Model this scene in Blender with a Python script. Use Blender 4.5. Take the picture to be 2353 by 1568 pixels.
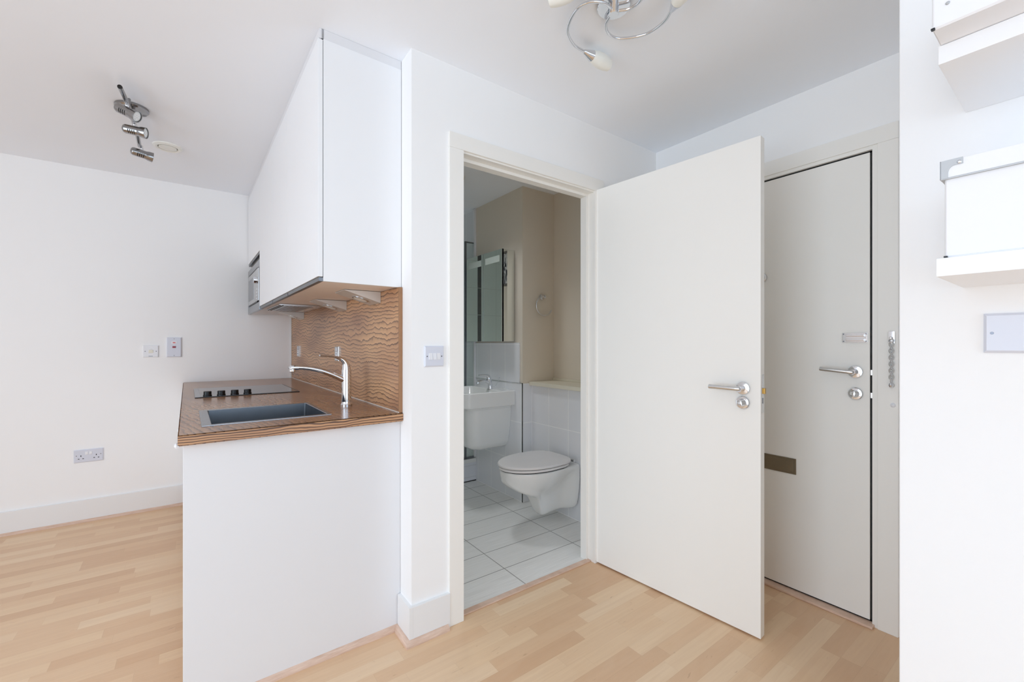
import bpy, bmesh, math, random
from mathutils import Vector, Matrix

S = bpy.context.scene
for o in list(bpy.data.objects):
    bpy.data.objects.remove(o)
COL = S.collection
PI = math.pi

# ---------------------------------------------------------------- camera, light, exposure
CAM_H = 1.21
FOC = 990.0
YAW = math.atan2(1349.5, 990.0)          # view direction, measured from +X
cam_d = bpy.data.cameras.new('camera')
cam_d.sensor_width = 36.0
cam_d.lens = FOC / 2353.0 * 36.0
cam_d.shift_y = 6.0 / 2353.0
cam_d.clip_start = 0.05
cam = bpy.data.objects.new('camera', cam_d)
COL.objects.link(cam)
cam.location = (0, 0, CAM_H)
cam.rotation_euler = (PI / 2, 0, YAW - PI / 2)
S.camera = cam

W = bpy.data.worlds.new('world')
S.world = W
W.use_nodes = True
bg = W.node_tree.nodes['Background']
bg.inputs['Color'].default_value = (0.80, 0.90, 1.0, 1)
bg.inputs['Strength'].default_value = 1.0


def area(name, loc, rot, sx, sy, power, col):
    d = bpy.data.lights.new(name, 'AREA')
    d.shape = 'RECTANGLE'
    d.size = sx
    d.size_y = sy
    d.energy = power
    d.color = col
    o = bpy.data.objects.new(name, d)
    COL.objects.link(o)
    o.location = loc
    o.rotation_euler = rot
    return o


# daylight through the big window in the wall on the -X side and the one behind the camera
area('daylight_window', (-3.02, 0.35, 1.25), (0, -PI / 2, 0), 2.1, 2.4, 66, (0.71, 0.845, 1.0))
area('daylight_balcony', (0.35, -2.52, 1.25), (PI / 2, 0, 0), 1.9, 2.1, 29, (0.56, 0.77, 1.0))

S.view_settings.view_transform = 'Standard'
S.view_settings.look = 'None'
S.view_settings.gamma = 1.0
S.view_settings.use_curve_mapping = False
S.view_settings.exposure = -0.03
S.cycles.max_bounces = 14
S.cycles.diffuse_bounces = 12
S.cycles.glossy_bounces = 6
S.cycles.transmission_bounces = 8
S.cycles.sample_clamp_indirect = 6.0
S.cycles.caustics_reflective = False
S.cycles.caustics_refractive = False


# ---------------------------------------------------------------- materials
def s2l(c):
    return tuple(((x / 255.0) / 12.92 if x / 255.0 <= 0.04045 else ((x / 255.0 + 0.055) / 1.055) ** 2.4) for x in c) + (1.0,)


class NT:
    def __init__(self, name):
        self.m = bpy.data.materials.new(name)
        self.m.use_nodes = True
        self.t = self.m.node_tree
        self.b = self.t.nodes['Principled BSDF']

    def n(self, typ, **kw):
        nd = self.t.nodes.new(typ)
        for k, v in kw.items():
            setattr(nd, k, v)
        return nd

    def link(self, a, b):
        self.t.links.new(a, b)

    def math(self, op, a, b=None, c=None):
        nd = self.n('ShaderNodeMath', operation=op)
        for i, x in enumerate((a, b, c)):
            if x is None:
                continue
            if isinstance(x, (int, float)):
                nd.inputs[i].default_value = x
            else:
                self.link(x, nd.inputs[i])
        return nd.outputs[0]

    def sep(self, src):
        nd = self.n('ShaderNodeSeparateXYZ')
        self.link(src, nd.inputs[0])
        return nd.outputs

    def comb(self, x, y, z):
        nd = self.n('ShaderNodeCombineXYZ')
        for i, v in enumerate((x, y, z)):
            if isinstance(v, (int, float)):
                nd.inputs[i].default_value = v
            else:
                self.link(v, nd.inputs[i])
        return nd.outputs[0]

    def noise(self, vec, scale, detail=2.0, rough=0.5, dist=0.0):
        nd = self.n('ShaderNodeTexNoise')
        self.link(vec, nd.inputs['Vector'])
        nd.inputs['Scale'].default_value = scale
        nd.inputs['Detail'].default_value = detail
        nd.inputs['Roughness'].default_value = rough
        nd.inputs['Distortion'].default_value = dist
        return nd.outputs['Fac']

    def white(self, vec):
        nd = self.n('ShaderNodeTexWhiteNoise', noise_dimensions='3D')
        self.link(vec, nd.inputs['Vector'])
        return nd.outputs['Value']

    def ramp(self, fac, stops):
        nd = self.n('ShaderNodeValToRGB')
        el = nd.color_ramp.elements
        while len(el) < len(stops):
            el.new(0.5)
        for e, (p, c) in zip(el, stops):
            e.position = p
            e.color = c
        self.link(fac, nd.inputs[0])
        return nd.outputs['Color']

    def mix(self, fac, a, b, blend='MIX'):
        nd = self.n('ShaderNodeMix', data_type='RGBA', blend_type=blend)
        for i, v in ((0, fac), (6, a), (7, b)):
            if isinstance(v, (int, float)):
                nd.inputs[i].default_value = v
            elif isinstance(v, tuple):
                nd.inputs[i].default_value = v
            else:
                self.link(v, nd.inputs[i])
        return nd.outputs[2]

    def bump(self, h, strength, dist=0.002):
        nd = self.n('ShaderNodeBump')
        nd.inputs['Strength'].default_value = strength
        nd.inputs['Distance'].default_value = dist
        self.link(h, nd.inputs['Height'])
        self.link(nd.outputs[0], self.b.inputs['Normal'])

    def pos(self):
        return self.n('ShaderNodeNewGeometry').outputs['Position']

    def obj(self):
        return self.n('ShaderNodeTexCoord').outputs['Object']


def plain(name, rgb, rough=0.5, metal=0.0, spec=None, coat=0.0, var=0.0, vscale=6.0, bump=0.0, bscale=200):
    k = NT(name)
    c = s2l(rgb)
    k.b.inputs['Base Color'].default_value = c
    k.b.inputs['Roughness'].default_value = rough
    k.b.inputs['Metallic'].default_value = metal
    if spec is not None:
        k.b.inputs['Specular IOR Level'].default_value = spec
    if coat:
        k.b.inputs['Coat Weight'].default_value = coat
        k.b.inputs['Coat Roughness'].default_value = 0.05
    if var:
        f = k.noise(k.pos(), vscale, 3)
        lo = tuple(x * (1 - var) for x in c[:3]) + (1,)
        k.link(k.mix(f, lo, c), k.b.inputs['Base Color'])
    if bump:
        k.bump(k.noise(k.pos(), bscale, 2), bump, 0.0006)
    return k.m


M = {}
M['paint'] = plain('wall_paint', (247, 247, 247), 0.75, var=0.015, bump=0.12, bscale=350)
M['ceil'] = plain('ceiling_paint', (245, 249, 255), 0.85, var=0.015)
M['warmlit_bathpaint'] = plain('bathroom_paint_warm_light', (224, 214, 198), 0.8, var=0.02)  # off-white walls; the warm, dim room light is mixed into this colour
M['joinery'] = plain('satin_joinery', (242, 240, 235), 0.42, var=0.012)
M['leaf'] = plain('painted_door', (247, 246, 242), 0.40, var=0.012)
M['skirt'] = plain('skirting_paint', (236, 236, 236), 0.45)
M['gloss'] = plain('gloss_white_board', (240, 241, 243), 0.5, spec=0.35)
M['board'] = plain('white_melamine', (228, 228, 230), 0.4)
M['underside'] = plain('cabinet_underside', (248, 238, 230), 0.45)
M['plastic'] = plain('white_plastic', (216, 219, 230), 0.3)
M['whiteplastic'] = plain('bright_white_plastic', (234, 235, 239), 0.3)
M['ivory'] = plain('ivory_plastic', (232, 229, 214), 0.35)
M['chrome'] = plain('chrome', (226, 228, 232), 0.07, 1.0)
M['softchrome'] = plain('brushed_chrome', (214, 214, 214), 0.22, 1.0)
M['steel'] = plain('brushed_steel', (176, 178, 182), 0.32, 1.0, var=0.12, vscale=30)
M['sinksteel'] = plain('sink_steel', (150, 155, 162), 0.30, 1.0, var=0.2, vscale=14)
M['alu'] = plain('grip_aluminium', (128, 130, 134), 0.4, 0.85)
M['dark'] = plain('dark_gap', (16, 16, 18), 0.7)
M['black'] = plain('black_plastic', (10, 10, 12), 0.35)
M['hobglass'] = plain('hob_glass', (22, 23, 26), 0.05, spec=0.9)
M['bronze'] = plain('bronze_letter_plate', (142, 128, 106), 0.38, 0.75, var=0.15, vscale=120)
M['brass'] = plain('brass', (176, 138, 74), 0.3, 1.0)
M['ceramic'] = plain('white_ceramic', (234, 234, 232), 0.12, coat=0.3)
M['lid'] = plain('toilet_seat_plastic', (226, 223, 222), 0.2)
M['opal'] = plain('opal_glass', (243, 243, 236), 0.3)
M['lens'] = plain('lamp_lens', (226, 229, 228), 0.2)
M['led'] = plain('led_dots', (250, 250, 250), 0.2)
M['cream'] = plain('cream_shade', (214, 204, 172), 0.4)
M['valve'] = plain('valve_plastic', (240, 240, 234), 0.35)
M['red'] = plain('red_rocker', (150, 24, 40), 0.3)
M['neon'] = plain('neon_window', (222, 110, 110), 0.3)
M['screw'] = plain('screw_steel', (120, 120, 126), 0.35, 1.0)
M['cardboard'] = plain('white_box_card', (242, 243, 246), 0.5)
M['boxmetal'] = plain('box_corner_metal', (186, 188, 190), 0.4, 0.3)
M['shelf'] = plain('white_shelf', (246, 247, 249), 0.45)
M['dimchrome'] = plain('chrome_dark_reflections', (158, 157, 157), 0.16, 1.0)  # spotlight chrome; its dark reflections are put into the base colour
M['silicone'] = plain('white_sealant', (226, 222, 216), 0.4)
M['frosted'] = plain('etched_band', (176, 184, 176), 0.6)
M['ledge'] = plain('cream_ledge', (224, 218, 200), 0.35)
M['wedge'] = plain('satin_wedge', (218, 214, 208), 0.35, 0.25)
M['picture_frame'] = plain('grey_frame', (112, 106, 100), 0.5)


def mirror_mat():
    k = NT('mirror')
    k.b.inputs['Base Color'].default_value = (0.90, 0.93, 0.90, 1)
    k.b.inputs['Metallic'].default_value = 1.0
    k.b.inputs['Roughness'].default_value = 0.015
    return k.m


def glass_mat(name, tint, gloss=0.10):
    k = NT(name)
    t = k.n('ShaderNodeBsdfTransparent')
    t.inputs[0].default_value = tint
    g = k.n('ShaderNodeBsdfGlossy')
    g.inputs['Roughness'].default_value = 0.02
    mx = k.n('ShaderNodeMixShader')
    mx.inputs[0].default_value = gloss
    k.link(t.outputs[0], mx.inputs[1])
    k.link(g.outputs[0], mx.inputs[2])
    k.link(mx.outputs[0], k.t.nodes['Material Output'].inputs[0])
    return k.m


M['mirror'] = mirror_mat()
M['pane'] = glass_mat('window_pane', (0.96, 0.97, 0.97, 1), 0.04)
M['shower_glass'] = glass_mat('shower_glass', (0.93, 0.96, 0.95, 1), 0.07)


def laminate():
    k = NT('beech_laminate')
    x, y, z = k.sep(k.pos())
    w, L = 0.0655, 0.42
    row = k.math('FLOOR', k.math('DIVIDE', y, w))
    r1 = k.white(k.comb(row, 3.7, 1.1))
    r2 = k.white(k.comb(row, 9.2, 5.3))
    Lr = k.math('MULTIPLY_ADD', r2, 0.16, L - 0.08)
    xs = k.math('DIVIDE', k.math('MULTIPLY_ADD', r1, 3.0, x), Lr)
    col = k.math('FLOOR', xs)
    t = k.white(k.comb(row, col, 2.0))
    t2 = k.white(k.comb(col, row, 7.0))
    # grain stretched along x, shifted per stave
    gv = k.comb(k.math('MULTIPLY_ADD', t, 40.0, k.math('MULTIPLY', x, 3.2)), k.math('MULTIPLY', y, 60.0), k.math('MULTIPLY', t2, 30.0))
    g = k.noise(gv, 1.0, 4, 0.6, 0.6)
    gv2 = k.comb(k.math('MULTIPLY_ADD', t2, 30.0, k.math('MULTIPLY', x, 5.0)), k.math('MULTIPLY', y, 14.0), t)
    g2 = k.noise(gv2, 1.0, 3, 0.6, 1.2)
    base = k.ramp(t, [(0.0, s2l((212, 172, 134))), (0.35, s2l((224, 188, 150))), (0.7, s2l((233, 202, 164))), (1.0, s2l((239, 213, 179)))])
    c = k.mix(k.math('MULTIPLY', k.math('SUBTRACT', 1.0, g), 0.55), base, s2l((196, 154, 120)))
    c = k.mix(k.math('MULTIPLY', g2, 0.28), c, s2l((236, 214, 186)))
    # occasional small brown flecks
    fv = k.comb(k.math('MULTIPLY', x, 16.0), k.math('MULTIPLY', y, 70.0), 4.0)
    f = k.noise(fv, 1.0, 2, 0.5, 0.8)
    fl = k.ramp(f, [(0.0, (0, 0, 0, 1)), (0.70, (0, 0, 0, 1)), (0.80, (1, 1, 1, 1))])
    c = k.mix(k.math('MULTIPLY', fl, 0.45), c, s2l((168, 126, 96)))
    # joint lines: stave sides and ends
    fy = k.math('FRACT', k.math('DIVIDE', y, w))
    ey = k.math('MINIMUM', fy, k.math('SUBTRACT', 1.0, fy))
    fx = k.math('FRACT', xs)
    ex = k.math('MULTIPLY', k.math('MINIMUM', fx, k.math('SUBTRACT', 1.0, fx)), L / w)
    e = k.math('MINIMUM', ey, ex)
    ln = k.ramp(e, [(0.0, (1, 1, 1, 1)), (0.016, (0, 0, 0, 1))])
    c = k.mix(k.math('MULTIPLY', ln, 0.16), c, s2l((150, 110, 80)))
    k.link(c, k.b.inputs['Base Color'])
    k.b.inputs['Roughness'].default_value = 0.38
    k.b.inputs['Specular IOR Level'].default_value = 0.4
    return k.m


def zebrano(name, across, along, seed=0.0, dens=1.0, rough=0.3, wav=1.0, shade=1.0):
    """dark veined wood print; across / along are lists of axis weights"""
    k = NT(name)
    x, y, z = k.sep(k.obj())

    def lin(wts, add=0.0):
        r = k.math('MULTIPLY', x, wts[0])
        r = k.math('MULTIPLY_ADD', y, wts[1], r)
        r = k.math('MULTIPLY_ADD', z, wts[2], r)
        return k.math('ADD', r, add)
    a = lin(across, seed)
    b = lin(along, seed * 3)
    n0 = k.noise(k.comb(k.math('MULTIPLY', b, 0.7 * wav), k.math('MULTIPLY', a, 6.0), seed + 11), 1.0, 2, 0.5)
    n1 = k.noise(k.comb(k.math('MULTIPLY', b, 2.6 * wav), k.math('MULTIPLY', a, 1.5), seed), 1.0, 2, 0.5)
    n2 = k.noise(k.comb(k.math('MULTIPLY', b, 11.0 * wav), k.math('MULTIPLY', a, 12.0), seed + 3), 1.0, 2, 0.5)
    n3 = k.noise(k.comb(k.math('MULTIPLY', b, 38.0 * wav), k.math('MULTIPLY', a, 34.0), seed + 8), 1.0, 1, 0.5)
    v = k.math('MULTIPLY', a, 54.0 * dens)
    v = k.math('MULTIPLY_ADD', n0, 5.0 * dens, v)
    v = k.math('MULTIPLY_ADD', n1, 5.0 * dens, v)
    v = k.math('MULTIPLY_ADD', n2, 1.7, v)
    v = k.math('MULTIPLY_ADD', n3, 0.55, v)
    fr = k.math('FRACT', v)
    idx = k.math('FLOOR', v)
    rnd = k.white(k.comb(idx, seed, 1.0))
    tone = k.noise(k.comb(k.math('MULTIPLY', b, 2.2), k.math('MULTIPLY', a, 7.0), seed + 5), 1.0, 2)
    warm = k.ramp(tone, [(0.3, s2l((176, 132, 98))), (0.5, s2l((208, 160, 117))), (0.7, s2l((230, 182, 132)))])
    body = k.mix(k.math('MULTIPLY', fr, 0.6), warm, s2l((150, 102, 72)))
    line = k.ramp(fr, [(0.0, (0.4, 0.4, 0.4, 1)), (0.08, (0, 0, 0, 1)), (0.70 if dens < 1.5 else 0.45, (0, 0, 0, 1)), (0.90 if dens < 1.5 else 0.72, (1, 1, 1, 1)), (0.97, (1, 1, 1, 1)), (1.0, (0.4, 0.4, 0.4, 1))])
    st = k.math('MULTIPLY', line, k.math('MULTIPLY_ADD', rnd, 0.6, 0.25 if dens < 1.5 else 0.38))
    c = k.mix(st, body, s2l((62, 38, 28)))
    g = k.noise(k.comb(k.math('MULTIPLY', b, 12.0), k.math('MULTIPLY', a, 420.0), seed), 1.0, 2)
    c = k.mix(k.math('MULTIPLY', g, 0.18), c, s2l((120, 84, 60)))
    if shade < 1.0:
        c = k.mix(1.0 - shade, c, s2l((92, 60, 42)))
    k.link(c, k.b.inputs['Base Color'])
    k.b.inputs['Roughness'].default_value = rough
    return k.m


def beech_strip():
    k = NT('beech_bead')
    x, y, z = k.sep(k.pos())
    g = k.noise(k.comb(k.math('MULTIPLY', x, 14.0), k.math('MULTIPLY', y, 14.0), k.math('MULTIPLY', z, 160.0)), 1.0, 3, 0.6)
    c = k.ramp(g, [(0.3, s2l((205, 172, 150))), (0.7, s2l((226, 199, 180)))])
    k.link(c, k.b.inputs['Base Color'])
    k.b.inputs['Roughness'].default_value = 0.45
    return k.m


def tile(name, u_ax, v_ax, pu, pv, ou, ov, grout, rgb, gw=0.0022, streak=None, rough=0.18):
    k = NT(name)
    p = k.sep(k.pos())

    def edge(src, pitch, off):
        f = k.math('FRACT', k.math('DIVIDE', k.math('SUBTRACT', src, off), pitch))
        return k.math('MULTIPLY', k.math('MINIMUM', f, k.math('SUBTRACT', 1.0, f)), pitch)
    e = k.math('MINIMUM', edge(p[u_ax], pu, ou), edge(p[v_ax], pv, ov))
    ln = k.ramp(e, [(0.0, (1, 1, 1, 1)), (gw * 0.6, (1, 1, 1, 1)), (gw, (0, 0, 0, 1))])
    c = s2l(rgb)
    if streak:
        sv = k.comb(k.math('MULTIPLY', p[0], 5.0), k.math('MULTIPLY', p[1], 190.0), 0.0)
        g = k.noise(sv, 1.0, 3, 0.6)
        c = k.mix(k.ramp(g, [(0.35, (0, 0, 0, 1)), (0.65, (1, 1, 1, 1))]), s2l(streak), c)
    k.link(k.mix(ln, c, s2l(grout)), k.b.inputs['Base Color'])
    k.b.inputs['Roughness'].default_value = rough
    k.bump(k.math('SUBTRACT', 1.0, ln), 0.25, 0.0015)
    return k.m


M['floor'] = laminate()
M['zebra_v'] = zebrano('veined_wood_upright', (0, 0, 1), (0.3, 1, 0), 1.3)
M['zebra_top'] = zebrano('veined_wood_top', (1, 0.25, 0), (0, 1, 0), 4.1, 0.85, 0.22, 1.0, 0.62)
M['zebra_edge'] = zebrano('veined_wood_edge', (0, 0, 1), (1, 1, 0), 7.7, 1.9, 0.3, 0.6)
M['zebra_lip'] = plain('veined_wood_lipping', (168, 124, 88), 0.35, var=0.25, vscale=60)
M['bead'] = beech_strip()
M['bath_floor'] = tile('bathroom_floor_tile', 0, 1, 0.505, 0.2025, 1.335, 1.889, (118, 114, 110), (240, 239, 236), 0.0030, (226, 225, 221), 0.3)
M['tile_x'] = tile('wall_tile_x', 1, 2, 0.207, 0.3, 2.191, 0.005, (254, 254, 253), (232, 233, 236), 0.0024)
M['tile_y'] = tile('wall_tile_y', 0, 2, 0.207, 0.3, 2.30, 0.005, (254, 254, 253), (232, 233, 236), 0.0024)
M['riser'] = tile('shower_riser_tile', 0, 2, 0.6, 0.1, 0.9, 0.04, (206, 206, 208), (226, 227, 232), 0.002)


def strip_tile():
    """far shower wall: grey-green glazed tiles with one column of black tiles"""
    k = NT('shower_wall_tile')
    x, y, z = k.sep(k.pos())

    def edge(src, pitch, off):
        f = k.math('FRACT', k.math('DIVIDE', k.math('SUBTRACT', src, off), pitch))
        return k.math('MULTIPLY', k.math('MINIMUM', f, k.math('SUBTRACT', 1.0, f)), pitch)
    e = k.math('MINIMUM', edge(x, 0.25, 1.235), edge(z, 0.30, 0.03))
    ln = k.ramp(e, [(0.0, (1, 1, 1, 1)), (0.002, (1, 1, 1, 1)), (0.003, (0, 0, 0, 1))])
    band = k.math('MULTIPLY', k.math('GREATER_THAN', x, 1.185), k.math('LESS_THAN', x, 1.235))
    c = k.mix(band, s2l((240, 243, 236)), s2l((20, 20, 24)))
    c = k.mix(ln, c, s2l((214, 214, 208)))
    k.link(c, k.b.inputs['Base Color'])
    k.b.inputs['Roughness'].default_value = 0.2
    return k.m


M['shower_wall'] = strip_tile()


def art_mat():
    k = NT('abstract_print')
    v = k.pos()
    n = k.noise(v, 9.0, 2, 0.5, 2.0)
    c = k.ramp(n, [(0.38, s2l((34, 38, 50))), (0.46, s2l((206, 206, 204))), (0.54, s2l((206, 206, 204))), (0.60, s2l((44, 46, 58)))])
    k.link(c, k.b.inputs['Base Color'])
    return k.m


M['art'] = art_mat()


# ---------------------------------------------------------------- builders
class MB:
    def __init__(self):
        self.bm = bmesh.new()
        self.mi = 0

    def _fin(self, faces):
        for f in faces:
            f.material_index = self.mi

    def box(self, lo, hi, bev=0.0, seg=2, mi=None):
        if mi is not None:
            self.mi = mi
        lo = Vector(lo)
        hi = Vector(hi)
        tmp = bmesh.new()
        r = bmesh.ops.create_cube(tmp, size=1.0)
        for v in tmp.verts:
            v.co = Vector(((lo[i] + hi[i]) / 2 + v.co[i] * (hi[i] - lo[i])) for i in range(3))
        if bev:
            bmesh.ops.bevel(tmp, geom=list(tmp.edges), offset=bev, segments=seg, affect='EDGES', profile=0.5)
        self.merge(tmp)
        return self

    def merge(self, tmp):
        mp = {}
        for v in tmp.verts:
            mp[v] = self.bm.verts.new(v.co)
        for f in tmp.faces:
            try:
                nf = self.bm.faces.new([mp[v] for v in f.verts])
                nf.material_index = self.mi
            except ValueError:
                pass
        tmp.free()

    def rings(self, rings, cap0=True, cap1=True, closed=True):
        vs = [[self.bm.verts.new(p) for p in r] for r in rings]
        n = len(vs[0])
        fs = []
        for a, b in zip(vs, vs[1:]):
            for i in range(n if closed else n - 1):
                j = (i + 1) % n
                try:
                    fs.append(self.bm.faces.new((a[i], a[j], b[j], b[i])))
                except ValueError:
                    pass
        if cap0:
            fs.append(self.bm.faces.new(list(reversed(vs[0]))))
        if cap1:
            fs.append(self.bm.faces.new(vs[-1]))
        self._fin(fs)
        return self

    def prism(self, poly, z0, z1):
        return self.rings([[(x, y, z0) for x, y in poly], [(x, y, z1) for x, y in poly]])

    def lathe(self, prof, org, axis=(0, 0, 1), n=24, cap0=True, cap1=True):
        """prof: list of (radius, distance along axis)"""
        ax = Vector(axis).normalized()
        h = Vector((0, 0, 1)) if abs(ax.z) < 0.9 else Vector((1, 0, 0))
        e1 = ax.cross(h).normalized()
        e2 = ax.cross(e1)
        o = Vector(org)
        rs = [[o + ax * t + (e1 * math.cos(2 * PI * i / n) + e2 * math.sin(2 * PI * i / n)) * max(r, 1e-5) for i in range(n)] for r, t in prof]
        return self.rings(rs, cap0, cap1)

    def cyl(self, p0, p1, r0, r1=None, n=20):
        d = Vector(p1) - Vector(p0)
        return self.lathe([(r0, 0), (r0 if r1 is None else r1, d.length)], p0, d, n)

    def tube(self, pts, r, n=12, flat=None):
        """swept tube; r number or list; flat=(sx) squashes the section sideways"""
        P = [Vector(p) for p in pts]
        rs = r if isinstance(r, (list, tuple)) else [r] * len(P)
        T = []
        for i in range(len(P)):
            a = P[max(i - 1, 0)]
            b = P[min(i + 1, len(P) - 1)]
            T.append((b - a).normalized())
        up = Vector((0, 0, 1)) if abs(T[0].z) < 0.9 else Vector((1, 0, 0))
        e1 = T[0].cross(up).normalized()
        rings = []
        for p, t, rr in zip(P, T, rs):
            e1 = (e1 - t * e1.dot(t)).normalized()
            e2 = t.cross(e1)
            if isinstance(rr, (tuple, list)):
                ra, rb = rr
            else:
                ra = rb = rr
            rings.append([p + e1 * math.cos(2 * PI * i / n) * ra + e2 * math.sin(2 * PI * i / n) * rb for i in range(n)])
        return self.rings(rings)

    def torus(self, c, axis, R, r, n=28, m=10, a0=0.0, a1=2 * PI):
        ax = Vector(axis).normalized()
        h = Vector((0, 0, 1)) if abs(ax.z) < 0.9 else Vector((1, 0, 0))
        e1 = ax.cross(h).normalized()
        e2 = ax.cross(e1)
        full = abs(a1 - a0 - 2 * PI) < 1e-6
        k = n if full else n + 1
        pts = [Vector(c) + (e1 * math.cos(a0 + (a1 - a0) * i / n) + e2 * math.sin(a0 + (a1 - a0) * i / n)) * R for i in range(k)]
        if full:
            pts.append(pts[0] + (pts[1] - pts[0]) * 1e-4)
        return self.tube(pts, r, m)

    def ball(self, c, r, sz=1.0, n=16):
        prof = [(math.sin(PI * i / 10) * r, -math.cos(PI * i / 10) * r * sz) for i in range(11)]
        return self.lathe(prof, c, (0, 0, 1), n, False, False)

    def build(self, name, mats, parent=None, smooth=True, sub=0, ang=35):
        org = ORG.get(parent, Vector((0, 0, 0)))
        return self._obj(name, mats, org, parent, smooth, sub, ang)

    def _obj(self, name, mats, org, parent, smooth=True, sub=0, ang=35):
        bm = self.bm
        bmesh.ops.recalc_face_normals(bm, faces=bm.faces)
        me = bpy.data.meshes.new(name)
        bmesh.ops.translate(bm, verts=bm.verts, vec=-Vector(org))
        bm.to_mesh(me)
        bm.free()
        for mm in (mats if isinstance(mats, (list, tuple)) else [mats]):
            me.materials.append(M[mm])
        if smooth:
            for p in me.polygons:
                p.use_smooth = True
            if not sub:
                me.set_sharp_from_angle(angle=math.radians(ang))
        o = bpy.data.objects.new(name, me)
        COL.objects.link(o)
        if smooth and not sub:
            wn = o.modifiers.new('weighted_normals', 'WEIGHTED_NORMAL')
            wn.keep_sharp = True
            wn.weight = 80
        if sub:
            md = o.modifiers.new('subdivision', 'SUBSURF')
            md.levels = sub
            md.render_levels = sub
        if parent is not None:
            o.parent = parent
            ORG[o] = Vector(org)
        return o


ORG = {}
# the kitchen run sits three quarters of a degree off the bathroom wall
TH = math.radians(0.75)
PV = Vector((0.705, 1.74, 0))


def toW(p):
    p = Vector(p)
    d = p - PV
    return PV + Vector((d.x * math.cos(TH) - d.y * math.sin(TH), d.x * math.sin(TH) + d.y * math.cos(TH), d.z))


def settag(o, label, cat, group=None, kind=None):
    if label:
        o['label'] = label
    if cat:
        o['category'] = cat
    if group:
        o['group'] = group
    if kind:
        o['kind'] = kind
    return o


def thing(name, label, cat, loc, K=False, rz=None, group=None, kind=None):
    """An Empty at the base of a thing. With rz the parts are given in the thing's own frame."""
    o = bpy.data.objects.new(name, None)
    o.empty_display_size = 0.05
    COL.objects.link(o)
    if rz is not None:
        o.location = loc
        o.rotation_euler = (0, 0, rz)
        ORG[o] = Vector((0, 0, 0))
    else:
        o.location = toW(loc) if K else Vector(loc)
        o.rotation_euler = (0, 0, TH if K else 0)
        ORG[o] = Vector(loc)
    settag(o, label, cat, group, kind)
    return o


def solo(name, mb, mats, label, cat, loc, K=False, group=None, kind=None, **kw):
    o = mb._obj(name, mats, Vector(loc), None, **kw)
    o.location = toW(loc) if K else Vector(loc)
    o.rotation_euler = (0, 0, TH if K else 0)
    ORG[o] = Vector(loc)
    return settag(o, label, cat, group, kind)


def struct(name, mb, mats, label=None, cat=None, **kw):
    o = mb._obj(name, mats, Vector((0, 0, 0)), None, **kw)
    return settag(o, label, cat, None, 'structure')


def copy_tree(o, parent=None):
    c = o.copy()
    COL.objects.link(c)
    if parent is not None:
        c.parent = parent
    ORG[c] = ORG.get(o)
    for ch in [x for x in bpy.data.objects if x.parent == o]:
        copy_tree(ch, c)
    return c


def arc(cx, cy, r, a0, a1, n=6):
    return [(cx + r * math.cos(a0 + (a1 - a0) * i / n), cy + r * math.sin(a0 + (a1 - a0) * i / n)) for i in range(n + 1)]


def rrect(x0, y0, x1, y1, r, n=5):
    """rounded rectangle; r a number or four radii (x0y0, x1y0, x1y1, x0y1)"""
    rr = r if isinstance(r, (list, tuple)) else [r] * 4
    rr = [max(q, 1e-4) for q in rr]
    p = arc(x0 + rr[0], y0 + rr[0], rr[0], PI, 1.5 * PI, n)
    p += arc(x1 - rr[1], y0 + rr[1], rr[1], 1.5 * PI, 2 * PI, n)
    p += arc(x1 - rr[2], y1 - rr[2], rr[2], 0, 0.5 * PI, n)
    p += arc(x0 + rr[3], y1 - rr[3], rr[3], 0.5 * PI, PI, n)
    return p


def bez(p0, p1, p2, p3, n=12):
    P = [Vector(p) for p in (p0, p1, p2, p3)]
    out = []
    for i in range(n + 1):
        t = i / n
        out.append(P[0] * (1 - t) ** 3 + P[1] * 3 * t * (1 - t) ** 2 + P[2] * 3 * t * t * (1 - t) + P[3] * t ** 3)
    return out


def crom(pts, n=6):
    P = [Vector(p) for p in pts]
    P = [P[0] * 2 - P[1]] + P + [P[-1] * 2 - P[-2]]
    out = []
    for i in range(1, len(P) - 2):
        a, b, c, d = P[i - 1:i + 3]
        for k in range(n):
            t = k / n
            out.append(0.5 * ((2 * b) + (c - a) * t + (2 * a - 5 * b + 4 * c - d) * t * t + (3 * b - a - 3 * c + d) * t ** 3))
    out.append(P[-2])
    return out


# ---------------------------------------------------------------- the setting
CE = 2.41
YF = 4.088          # far wall
YD = 1.65           # wall with the bathroom door
XE = 2.335          # wall with the front door
XR = 1.415          # wall on the right with the shelves
XW, YB = -3.0, -2.5

m = MB()
m.box((XW - 0.1, YB - 0.1, -0.08), (2.45, 1.685, 0))
m.box((XW - 0.1, 1.685, -0.08), (0.74, YF + 0.1, 0))
struct('floor', m, 'floor', 'pale beech strip laminate floor of the main room', 'floor')
m = MB().box((0.74, 1.685, -0.08), (2.36, 4.25, 0.002))
struct('floor_bathroom', m, 'bath_floor', 'white streaked tile floor inside the bathroom', 'floor')
m = MB().box((XW - 0.1, YB - 0.1, CE), (2.45, 4.25, CE + 0.1))
struct('ceiling', m, 'ceil', 'plain white ceiling', 'ceiling')
m = MB().box((XW - 0.1, YF, 0), (0.674, YF + 0.1, CE))
struct('wall_far', m, 'paint', 'white wall at the end of the kitchen run with sockets', 'wall')
m = MB().prism([(0.705, 1.735), (0.674, 4.25), (0.80, 4.25), (0.80, 1.735)], 0, CE)
struct('wall_kitchen', m, 'paint', 'white wall behind the kitchen units', 'wall')
m = MB()
m.box((0.705, YD, 0), (0.905, 1.735, CE))
m.box((0.905, YD, 2.075), (1.80, 1.735, CE))
m.box((1.80, YD, 0), (XE, 1.735, CE))
struct('wall_bathroom', m, 'paint', 'white wall around the bathroom doorway', 'wall')
m = MB()
m.box((XE, 0.296, 0), (2.45, 0.53, CE))
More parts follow.
